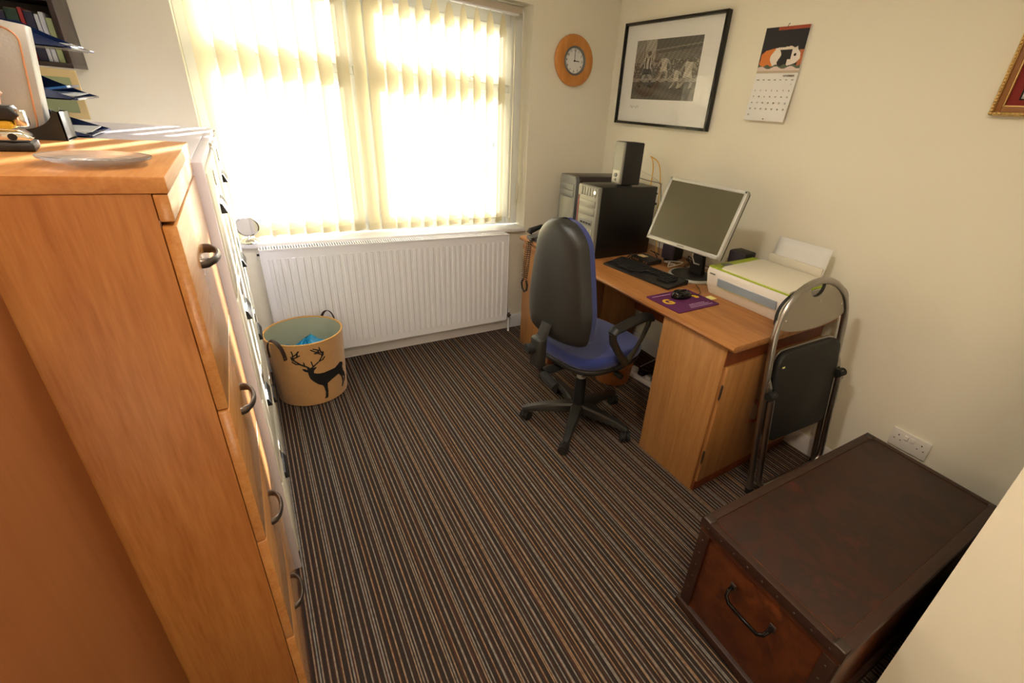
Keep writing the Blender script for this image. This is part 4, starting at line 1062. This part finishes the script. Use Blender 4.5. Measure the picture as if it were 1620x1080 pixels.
# lower end tapers inwards
for ri in (0, 1):
    pass
for a, c_ in zip(rings[:-1], rings[1:]):
    k = len(a)
    for i in range(k): t.faces.new((a[i], a[(i+1) % k], c_[(i+1) % k], c_[i]))
t.faces.new(rings[0][::-1]); t.faces.new(rings[-1])
for r_i, yy in ((0, py0), (1, py0), (2, py0)):
    for i, v in enumerate(rings[r_i]):
        zz = prof[i][1]
        v.co.y = py0 + (.04*(1-zz/.148) if zz < .1 else 0) + [.018, .005, 0][r_i]
bmesh.ops.recalc_face_normals(t, faces=t.faces)
b._add(t); b.build('body', M['white'], pr_, smooth=40)
b = MB(); b.prism([(-.425, .1395), (-.080, .1495), (-.080, .154), (-.425, .144)], (0, py0+.004, z0), (1, 0, 0), (0, 0, 1), (0, 1, 0), 0, (py1-py0)-.008, .001); b.build('lime_rim', M['lime'], pr_)
b = MB(); b.prism([(-.418, .1445), (-.085, .1545), (-.085, .162), (-.12, .168), (-.40, .158), (-.418, .152)], (0, py0+.012, z0), (1, 0, 0), (0, 0, 1), (0, 1, 0), 0, (py1-py0)-.085, .003); b.build('scanner_lid', M['beigewhite'], pr_)
b = MB(); b.box(-.36, -.30, py1-.055, py1-.02, z0+.1475, z0+.1495, .001); b.build('button_panel', M['silver_dark'], pr_)
def onfront(s_): pass
b = MB(); b.prism([(-.4265, .062), (-.4335, .100), (-.425, .100), (-.418, .062)], (0, -1.845, z0), (1, 0, 0), (0, 0, 1), (0, 1, 0), 0, .315, .0005); b.build('output_slot', mat('slot_grey_blue', srgb(150, 166, 184), 0.3), pr_)
b = MB(); b.box(-.4300, -.4235, -1.842, -1.60, z0+.088, z0+.0975); b.build('slot_shadow_gap', M['black'], pr_, smooth=0)
b = MB(); b.box(-.4262, -.4205, -1.80, -1.535, z0+.0605, z0+.0635); b.build('slot_edge', M['lime'], pr_, smooth=0)
b = MB(); b.box(-.418, -.4165, -1.52, -1.485, z0+.112, z0+.117); b.box(-.434, -.4315, -1.51, -1.48, z0+.110, z0+.116); b.build('maker_badge', M['silver_dark'], pr_, smooth=0)
b = MB(); b.box(-.075, -.058, -1.82, -1.54, z0+.13, z0+.20, .003); b.build('rear_tray', M['beigewhite'], pr_)
b = MB(); b.box(-.30, -.275, py0-.0015+.0375, py0+.05, z0+.012, z0+.024, .001); b.build('port', M['text'], pr_, smooth=0)
pp = thing('paper_sheet', 'white sheet of paper standing in the printer tray', 'paper', (-.066, -1.69, z0+.155), rot=(0, R(7), 0))
b = MB()
def shf(a, c_): return Vector((.0+.006*math.sin(a*3.0), -.135+.27*a, .135*c_))
b.grid(shf, 8, 4); o = b.build('sheet', M['paper'], pp, local=True, smooth=60); sm = o.modifiers.new('thickness', 'SOLIDIFY'); sm.thickness = .0012

# desk telephone
ph_ = thing('telephone', 'grey desk telephone with black handset and coiled cord dangling over the desk edge', 'telephone', (-.675, -.36, DT+.0006), rz=R(8))
b = MB(); b.prism([(-.10, 0), (.10, 0), (.10, .045), (-.10, .022)], (0, -.09, 0), (1, 0, 0), (0, 0, 1), (0, 1, 0), 0, .17, .005); b.build('base', M['silver_dark'], ph_, local=True)
b = MB(); b.tube([(-.095, .062, .040), (-.085, .062, .055), (0, .062, .075), (.085, .062, .068), (.10, .062, .052)], [.020, .019, .013, .019, .020], 12); b.build('handset', M['black'], ph_, local=True)
b = MB()
for i in range(3):
    for j in range(4): b.box(-.03+.022*i, -.016+.022*i, -.07+.02*j, -.056+.02*j, .032+.004*i, .040+.004*i, .001)
b.build('keypad', M['black'], ph_, local=True)
# coiled cord
def coil(path, r, turns, wr, close=False):
    P = [Vector(p) for p in path]; L = [0]
    for a, c_ in zip(P[:-1], P[1:]): L.append(L[-1]+(c_-a).length)
    out = []; N = turns*9
    for k in range(N+1):
        s_ = L[-1]*k/N; i = max(j for j in range(len(L)) if L[j] <= s_+1e-9); i = min(i, len(P)-2)
        f_ = (s_-L[i])/(L[i+1]-L[i]); c = P[i].lerp(P[i+1], f_); d = (P[i+1]-P[i]).normalized(); u_ = d.orthogonal().normalized(); v_ = d.cross(u_); a = 2*PI*k/9
        out.append(c+u_*r*math.cos(a)+v_*r*math.sin(a))
    b = MB(); b.tube(out, wr, 5); return b
b = coil([(-.745, -.385, .785), (-.79, -.385, .782), (-.81, -.385, .755), (-.812, -.378, .68), (-.815, -.375, .6), (-.815, -.36, .52)], .0095, 24, .0024)
c2 = coil([(-.745, -.375, .785), (-.79, -.370, .782), (-.81, -.358, .755), (-.812, -.345, .68), (-.815, -.33, .6), (-.815, -.322, .50)], .0095, 24, .0024)
tmp = bpy.data.meshes.new('t'); c2.bm.to_mesh(tmp); b.bm.from_mesh(tmp); c2.bm.free()
b.tube([(-.815, -.37, .51), (-.815, -.385, .48), (-.815, -.378, .445), (-.815, -.35, .425), (-.815, -.322, .44), (-.815, -.310, .475), (-.815, -.322, .50)], .0065, 8)
b.build('coiled_cord', M['black'], ph_)

# ================================================================== UNDER THE DESK
wb = thing('waste_basket', 'orange-brown woven waste basket under the desk', 'waste basket', (-.475, -.945, 0))
b = MB(); b.lathe([(0, .002), (.108, .002), (.112, .006), (.124, .115), (.121, .115), (.107, .012), (0, .008)], 56); b.build('woven_base', M['wicker'], wb, local=True)
b = MB()
for k in range(56):
    a = 2*PI*k/56; a2 = a+.09; a3 = a-.09
    for q in (a2, a3): b.tube([(.1235*math.cos(a), .1235*math.sin(a), .113), (.1275*math.cos(q), .1275*math.sin(q), .150)], .0014, 5)
for z in (.125, .138): b.tube([((.1235+.004*(z-.113)/.037)*math.cos(2*PI*k/56), (.1235+.004*(z-.113)/.037)*math.sin(2*PI*k/56), z) for k in range(56)], .0014, 5, close=True)
b.build('open_lattice', M['wicker'], wb, local=True)
b = MB(); b.lathe([(.126, .148), (.129, .148), (.139, .245), (.142, .255), (.136, .258), (.132, .245)], 56, close=True); b.build('woven_collar', M['wicker'], wb, local=True)
es = thing('extension_block', 'white mains extension block on the carpet under the desk', 'extension block', (-.31, -1.09, 0.001), rz=R(-82))
b = MB(); b.box(-.15, .15, -.03, .03, 0, .035, .005); b.build('body', M['white'], es, local=True)
for k, x in enumerate((-.10, -.035, .03, .095)):
    b = MB(); b.box(x-.022, x+.022, -.022, .022, .0352, .062, .006); b.build('plug', M['black'] if k in (1, 3) else M['white'], es, local=True)
b = MB(); b.box(.115, .135, -.012, .012, .034, .040, .002); b.build('switch', M['redbook'], es, local=True)
ad = thing('power_adapter', 'black power adapter lying on the extension block leads', 'adapter', (-.235, -1.26, .001), rz=R(20))
b = MB(); b.box(-.03, .03, -.05, .05, 0, .035, .006); b.build('body', M['black'], ad, local=True)
cable([(-.31, -1.10, .06), (-.33, -1.18, .10), (-.27, -1.28, .08), (-.2, -1.36, .2), (-.16, -1.44, .45), (-.14, -1.42, .62)], .0032, 'black', 'black cable rising from the extension block to the desk')
cable([(-.30, -1.04, .06), (-.36, -1.12, .12), (-.30, -1.3, .16), (-.24, -1.42, .35), (-.22, -1.46, .6)], .003, 'black', 'second black cable looping up beside the desk pedestal')
cable([(-.32, -1.16, .06), (-.37, -1.22, .07), (-.42, -1.30, .02), (-.45, -1.36, .004), (-.40, -1.42, .004), (-.37, -1.30, .03)], .0028, 'cablewhite', 'white cable looping on the carpet by the desk pedestal')
cable([(-.28, -1.0, .06), (-.30, -1.2, .25), (-.24, -1.4, .42), (-.2, -1.44, .62)], .003, 'cablewhite', 'white cable hanging down inside the kneehole')

# ================================================================== OFFICE CHAIR
oc = thing('office_chair', 'blue and black swivel office chair drawn up to the desk', 'office chair', (-.940, -1.215, 0), rz=R(10))
b = MB(); b.cyl((0, 0, .075), (0, 0, .125), .042, 28)
a0 = -2
for k in range(5):
    a = R(a0+72*k); c = Vector((math.cos(a), math.sin(a), 0)); n_ = Vector((-c.y, c.x, 0))
    secs = []
    t = bmesh.new(); rings = []
    for s_, wd, zt, zb in ((.02, .034, .122, .070), (.08, .030, .120, .070), (.16, .025, .112, .070), (.24, .020, .098, .066), (.285, .018, .086, .062), (.300, .012, .080, .064)):
        p = c*s_
        rings.append([t.verts.new(p+n_*q[0]+Vector((0, 0, q[1]))) for q in ((-wd, zb), (wd, zb), (wd, zt-.010), (wd*.7, zt), (-wd*.7, zt), (-wd, zt-.010))])
    for a_, c_ in zip(rings[:-1], rings[1:]):
        for i in range(6): t.faces.new((a_[i], a_[(i+1) % 6], c_[(i+1) % 6], c_[i]))
    t.faces.new(rings[0][::-1]); t.faces.new(rings[-1]); bmesh.ops.recalc_face_normals(t, faces=t.faces); b._add(t)
b.build('star_base', M['chairshell'], oc, local=True)
for k in range(5):
    a = R(a0+72*k); c = Vector((math.cos(a), math.sin(a), 0))*.285
    cm_ = Matrix.Translation(c) @ Matrix.Rotation(a+R([70, 10, 40, 90, 130][k]), 4, 'Z')
    b = MB(); b.cyl((-.010, .024, .026), (-.010, .006, .026), .0255, 24, mx=cm_); b.cyl((-.010, -.024, .026), (-.010, -.006, .026), .0255, 24, mx=cm_)
    b.cyl((-.010, -.02, .026), (-.010, .02, .026), .008, 12, mx=cm_)
    cs = b.build('castor', M['rubber'], oc, local=True)
    b = MB(); b.sph((-.006, 0, .034), .026, .008, .026, 16, mx=cm_); b.cyl((0, 0, .045), (0, 0, .075), .008, 12, mx=cm_); b.build('castor_housing', M['chairshell'], cs, local=True)
b = MB(); b.cone((0, 0, .12), (0, 0, .275), .034, .028, 28); b.cyl((0, 0, .118), (0, 0, .128), .039, 28); b.build('column_cover', M['black'], oc, local=True)
b = MB(); b.cyl((0, 0, .275), (0, 0, .283), .024, 28); b.build('column_collar', M['silver'], oc, local=True)
b = MB(); b.cyl((0, 0, .28), (0, 0, .40), .014, 20); b.build('gas_lift', M['steel'], oc, local=True)
b = MB(); b.box(-.11, .09, -.07, .07, .385, .425, .01); b.build('mechanism', M['black'], oc, local=True)
b = MB(); b.tube([(.02, -.06, .40), (.03, -.14, .395), (.03, -.20, .385)], .006, 8); b.cyl((.03, -.19, .387), (.03, -.235, .380), .014, 16); b.build('height_lever', M['black'], oc, local=True)
seat_out = []
for k in range(48):
    a = 2*PI*k/48; cx_, sy_ = math.cos(a), math.sin(a)
    e = 2/3.2; x = .235*abs(cx_)**e*(1 if cx_ > 0 else -1); y = .235*abs(sy_)**e*(1 if sy_ > 0 else -1)
    y *= 1+.04*(x/.235); seat_out.append((x+.02, y))
b = MB(); b.prism([(x*.97, y*.97) for x, y in seat_out], (0, 0, 0), (1, 0, 0), (0, 1, 0), (0, 0, 1), .422, .452, .012, 3); b.build('seat_pan', M['black'], oc, local=True)
b = MB(); b.prism(seat_out, (0, 0, 0), (1, 0, 0), (0, 1, 0), (0, 0, 1), .448, .512, .028, 5)
b.build('seat_cushion', M['blue'], oc, local=True, smooth=60)
# backrest
BZ0, BZ1 = .568, 1.125
def bw(t_):   # half width against height fraction
    w_ = .200-.018*(1-min(1, t_/.25))**1.6-.075*max(0, (t_-.30)/.70)**1.2
    if t_ > .80: w_ *= math.sqrt(max(0, 1-((t_-.80)/.20)**2.1))
    if t_ < .09: w_ *= math.sqrt(max(0, 1-((.09-t_)/.09)**2.2))*.45+.55
    return w_
def bxc(t_, s_):   # centre surface: lumbar curve, wraps forward at the sides
    return -.232-.015*(t_-.3)+.030*s_*s_
def bface(u_, v_, off, sc):
    t_ = v_; w_ = bw(t_)*sc; s_ = (u_*2-1)
    e = max(0, 1-abs(s_)**4)*max(0, 1-abs(2*t_-1)**8)
    tt = .5+(t_-.5)*(1 if sc == 1 else .985)
    return Vector((bxc(t_, s_)+off*e**.5, w_*s_, BZ0+(BZ1-BZ0)*tt))
def shell(o1, o2, sc):
    b = MB(); b.grid(lambda u_, v_: bface(u_, v_, o1, sc), 24, 40); b.grid(lambda u_, v_: bface(1-u_, v_, o2, sc), 24, 40); return b
sbk = shell(-.006, -.048, 1.0)
sbk.build('back_shell', M['chairshell'], oc, local=True, smooth=40, weld=True)
b = MB(); b.grid(lambda u_, v_: bface(1-u_, v_, .030, .995)+Vector((.030, 0, 0)), 24, 40); b.grid(lambda u_, v_: bface(u_, v_, -.004, .995)+Vector((.0, 0, 0)), 24, 40)
# side band of the cushion
def band(u_, v_):
    t_ = (u_*2 if u_ < .5 else (1-u_)*2); sd = 1 if u_ < .5 else -1
    t_ = max(0, min(1, t_)); p = bface(1 if sd > 0 else 0, t_, 0, .995); return p+Vector((.030*v_, 0, 0))
b.grid(band, 120, 2)
b.build('back_cushion', M['blue'], oc, local=True, smooth=60)
# J bar
b = MB()
b.tube([(-.275, 0, .66), (-.295, 0, .61), (-.315, 0, .55), (-.315, 0, .45), (-.285, 0, .405), (-.20, 0, .398), (-.09, 0, .40)], .019, 10, flat=(1.7, .7)); b.build('back_bar', M['black'], oc, local=True)
b = MB(); b.box(-.342, -.292, -.035, .035, .45, .60, .012, 3); b.build('bar_cover', M['chairshell'], oc, local=True)
b = MB(); b.cyl((-.335, .01, .545), (-.372, .02, .545), .024, 14); b.build('back_knob', M['rubber'], oc, local=True)
b = MB(); b.cyl((-.30, -.02, .41), (-.30, -.115, .385), .0225, 16)
for k in range(12):
    a = 2*PI*k/12; b.tube([(-.30+.022*math.cos(a), -.045, .404+.022*math.sin(a)), (-.30+.022*math.cos(a), -.112, .386+.022*math.sin(a))], .003, 5)
b.build('tilt_knob', M['rubber'], oc, local=True)
for sg in (-1, 1):
    y = .262*sg
    b = MB(); b.tube([(-.13, y, .668), (-.115, y, .682), (.0, y, .694), (.10, y, .698), (.135, y, .690), (.15, y, .672)], [.018, .022, .024, .024, .022, .017], 12, flat=(1.25, .75)); arm = b.build('arm_pad', M['black'], oc, local=True)
    b = MB(); b.tube([(-.125, y, .672), (-.118, y, .63), (-.075, y, .57), (-.03, y, .515), (.0, y, .485), (.0, y*.90, .455), (.0, y*.78, .43)], [.019, .017, .015, .016, .022, .024, .022], 10, flat=(.8, 1.2))
    b.tube([(.14, y, .678), (.132, y, .645), (.10, y, .585), (.055, y, .525), (.01, y, .487)], [.014, .013, .011, .012, .016], 10, flat=(.8, 1.2))
    b.build('arm_frame', M['chairshell'], oc, local=True)

# ================================================================== FOLDING CHAIR
fo = thing('folding_chair', 'folded grey tubular chair with black seat leaning on the desk end', 'folding chair', (-.535, -2.045, 0.0), rz=R(-7))
ln = math.atan(.105)
fm = Matrix.Rotation(-ln, 4, 'X') @ Matrix.Rotation(R(-4.0), 4, 'Y')   # local: x along width, z up along the frame, y into the lean
FW, FH = .445, .985
b = MB(); pts = [(0, 0, .012), (0, 0, .3), (0, 0, .70)]
for k in range(19):
    a = PI*k/18; pts.append((FW/2-FW/2*math.cos(a), 0, .735+.25*math.sin(a)**.85))
pts += [(FW, 0, .70), (FW, 0, .3), (FW, 0, .012)]
b.tube(pts, .0145, 14, mx=fm); b.build('main_frame', M['steel'], fo, local=True)
b = MB(); i_ = .030
pts = [(.004, -.034, .545), (.006, -.034, .3), (.010, -.034, .105)]
for k in range(7):
    a = R(90*k/6); pts.append((.010+.06*(1-math.cos(a)), -.034, .105-.06*math.sin(a)))
for k in range(7):
    a = R(90*k/6); pts.append((FW-.07+.06*math.sin(a), -.034, .045+.06*(1-math.cos(a))))
pts += [(FW-.010, -.034, .3), (FW-.004, -.034, .545)]
b.tube(pts, .0135, 14, mx=fm); b.build('rear_leg_loop', M['steel'], fo, local=True)
b = MB()
sp_ = []
for k in range(25):
    a = PI*k/24; sp_.append((FW/2-(FW/2-.006)*math.cos(a), .845+.125*math.sin(a)**.75))
for k in range(25):
    a = PI*k/24; sp_.append((FW/2+(FW/2-.006)*math.cos(a), .845-.065*math.sin(a)**.8))
# hand hole near the top cut as a notch
hole = [(FW/2+.045*math.cos(a)-.0, .952+.028*math.sin(a)) for a in [2*PI*k/20 for k in range(20)]]
plate = [p for p in sp_]
up = [p for p in plate[:25] if not (FW/2-.05 < p[0] < FW/2+.05)]
left = [p for p in up if p[0] < FW/2]; right = [p for p in up if p[0] > FW/2]
notch = [(FW/2+.05*math.cos(a), .962+.045*math.sin(a)) for a in [PI+PI*k/10 for k in range(11)]]
b.prism(left+notch+right+plate[25:], (0, 0, 0), (1, 0, 0), (0, 0, 1), (0, -1, 0), -.003, .003, 0, mx=fm); b.build('backrest_plate', M['taupe'], fo, local=True, smooth=25)
b = MB(); b.prism(left+notch+right+plate[25:], (0, .010, 0), (1, 0, 0), (0, 0, 1), (0, -1, 0), -.008, .006, 0, mx=fm); b.build('backrest_pad', M['darkgrey'], fo, local=True, smooth=25)
b = MB()
for x, z in ((.05, .845), (FW-.05, .86), (FW/2+.02, .90)): b.sph((x, -.004, z), .005, .002, .005, 10, mx=fm)
b.build('rivets', M['chrome'], fo, local=True)
b = MB(); sq = rrect(FW-.05, .43, .06, 8, FW/2, .495)
sq = [(x+(0), z) for x, z in sq]
b.prism(sq, (0, -.012, 0), (1, 0, 0), (0, 0, 1), (0, -1, 0), -.012, .016, .008, 3, mx=fm); b.build('seat_pad', M['darkgrey'], fo, local=True)
b = MB(); b.prism([(FW/2+(x-FW/2)*1.02, .495+(z-.495)*1.02) for x, z in sq], (0, .004, 0), (1, 0, 0), (0, 0, 1), (0, -1, 0), -.010, .004, .002, 2, mx=fm); b.build('seat_frame', M['steel'], fo, local=True)
b = MB()
b.bm.free()
for x in (0.0, FW):
    b = MB(); b.cyl((x-.02, -.034, .53), (x+.02, -.034, .53), .019, 14, mx=fm); b.build('end_plug', M['rubber'], fo, local=True)
for x in (.0, FW):
    b = MB(); b.prism([(-.012, .50), (.014, .50), (.014, .56), (-.004, .60), (-.014, .59)], (x, -.018, 0), (1, 0, 0), (0, 0, 1), (0, -1, 0), 0, .004, .001, mx=fm)
    b.cyl((x, -.018, .51), (x, -.051, .51), .005, 10, mx=fm)
    b.build('pivot_bracket', M['steel'], fo, local=True)
b = MB()
for x in (0, FW): b.cyl((x, 0, .0), (x, 0, .03), .017, 14, mx=fm)
b.build('rubber_foot', M['rubber'], fo, local=True)
b = MB(); b.box(.045, .06, -.0295, -.0285, .645, .652, mx=fm); b.build('small_tag', M['note'], fo, local=True, smooth=0)

# ================================================================== TRUNK
tr = thing('storage_trunk', 'large dark brown storage trunk with metal corners in the foreground', 'trunk', (-.738, -2.497, 0), rz=R(-2.6))
TL, TW, TH = .985, .452, .415
b = MB(); b.box(-TL/2+.006, TL/2-.006, -TW/2+.006, TW/2-.006, .012, TH-.055, .004); b.build('body', M['trunk'], tr, local=True)
b = MB(); b.box(-TL/2, TL/2, -TW/2, TW/2, TH-.052, TH-.003, .004); b.build('lid', M['trunk'], tr, local=True)
b = MB(); b.box(-TL/2+.028, TL/2-.028, -TW/2+.028, TW/2-.028, TH-.01, TH-.0015, .001); b.build('lid_panel', M['trunk_top'], tr, local=True)
def lidstrip(b):
    e = .003
    b.box(-TL/2-e, TL/2+e, TW/2-.026, TW/2+e, TH-.004, TH, .0015); b.box(-TL/2-e, TL/2+e, -TW/2-e, -TW/2+.026, TH-.004, TH, .0015)
    b.box(-TL/2-e, -TL/2+.022, -TW/2-e, TW/2+e, TH-.004, TH, .0015); b.box(TL/2-.022, TL/2+e, -TW/2-e, TW/2+e, TH-.004, TH, .0015)
b = MB(); lidstrip(b); e = .003
b.box(-TL/2-e, TL/2+e, TW/2, TW/2+e, TH-.035, TH-.002, .001); b.box(-TL/2-e, TL/2+e, -TW/2-e, -TW/2, TH-.035, TH-.002, .001)
b.box(-TL/2-e, -TL/2, -TW/2-e, TW/2+e, TH-.035, TH-.002, .001); b.box(TL/2, TL/2+e, -TW/2-e, TW/2+e, TH-.035, TH-.002, .001)
b.build('lid_edge_strip', M['trunk_strip'], tr, local=True)
b = MB()
for sx in (-1, 1):
    for sy in (-1, 1):
        b = MB(); x = sx*(TL/2-.004); y = sy*(TW/2-.004)
        b.box(min(x, x-sx*.03), max(x, x-sx*.03), y-.003+sy*.002, y+.003+sy*.002, .02, TH-.05, .001); b.box(x-.003+sx*.002, x+.003+sx*.002, min(y, y-sy*.035), max(y, y-sy*.035), .02, TH-.05, .001)
        b.build('corner_strip', M['trunk_strip'], tr, local=True)
b = MB(); b.box(-TL/2-.010, TL/2+.010, -TW/2-.010, TW/2+.010, 0, .035, .006); b.build('base_rail', M['trunk_strip'], tr, local=True)
for sx in (-1, 1):
    for sy in (-1, 1):
        b = MB(); x = sx*(TL/2+.002); y = sy*(TW/2+.002)
        b.box(min(x, x-sx*.034), max(x, x-sx*.034), min(y, y-sy*.034), max(y, y-sy*.034), TH-.034, TH+.0025, .006, 3); b.build('corner_cap', M['darkbrass'], tr, local=True)
b = MB(); tacks = []
for k in range(9):
    y = -TW/2+.03+k*(TW-.06)/8
    tacks.append((-TL/2-.0035, y, TH-.02))
for k in range(6):
    for sy in (-1, 1): tacks.append((-TL/2-.0025, sy*(TW/2-.022), .06+k*.055))
b.sph((0, 0, 0), .002, .0035, .0035, 8); t0 = b.build('tack', M['darkbrass'], tr, local=True); t0.location = tacks[0]
for p in tacks[1:]:
    c = t0.copy(); COL.objects.link(c); c.parent = tr; c.location = p
b = MB(); xh = -TL/2-.004
b.tube([(xh, .068, .285), (xh-.016, .068, .283), (xh-.026, .064, .270), (xh-.030, .05, .258), (xh-.030, 0, .255), (xh-.030, -.05, .258), (xh-.026, -.064, .270), (xh-.016, -.068, .283), (xh, -.068, .285)], .006, 10); b.build('end_handle', M['blackgloss'], tr, local=True)
b = MB()
for y in (.068, -.068):
    hb = MB(); hb.box(xh-.001, xh+.004, y-.010, y+.010, .274, .298, .002); hb.build('handle_plate', M['darkbrass'], tr, local=True)
b.bm.free()

# ================================================================== ADDED FILL LAMPS (out of view, no such fittings seen in the room)
def fill_lamp(x, y, label, power, col, size=.13):
    l = thing('fill_lamp', label, 'lamp', (x, y, ZC))
    b = MB(); b.cyl((x, y, ZC-.03), (x, y, ZC-.001), .06, 28); b.build('fill_lamp_plate', M['white'], l)
    mt, t, bb_ = nt('fill_opal_glass'); bb_.inputs['Emission Color'].default_value = col+(1,); bb_.inputs['Emission Strength'].default_value = 6; bb_.inputs['Base Color'].default_value = (.9, .88, .8, 1)  # glowing shell of the added fill lamp
    b = MB(); b.sph((x, y, ZC-.09), .11, .11, .07, 28); b.build('fill_shade', mt, l)
    ld = bpy.data.lights.new('fill_light', 'AREA'); ld.shape = 'DISK'; ld.size = .24; ld.energy = power; ld.color = col
    lo = bpy.data.objects.new('fill_light', ld); COL.objects.link(lo); lo.location = (x, y, ZC-.17)
fill_lamp(-1.75, -1.75, 'added opal fill lamp above the middle of the room, out of view', 5, (1.0, .95, .85))  # invented fitting, added to fill the room with soft light
fill_lamp(-1.95, -2.98, 'added warm opal fill lamp overhead behind the viewer, out of view', 7, (1.0, .78, .54))  # invented warm fitting, added so near surfaces brighten towards the top
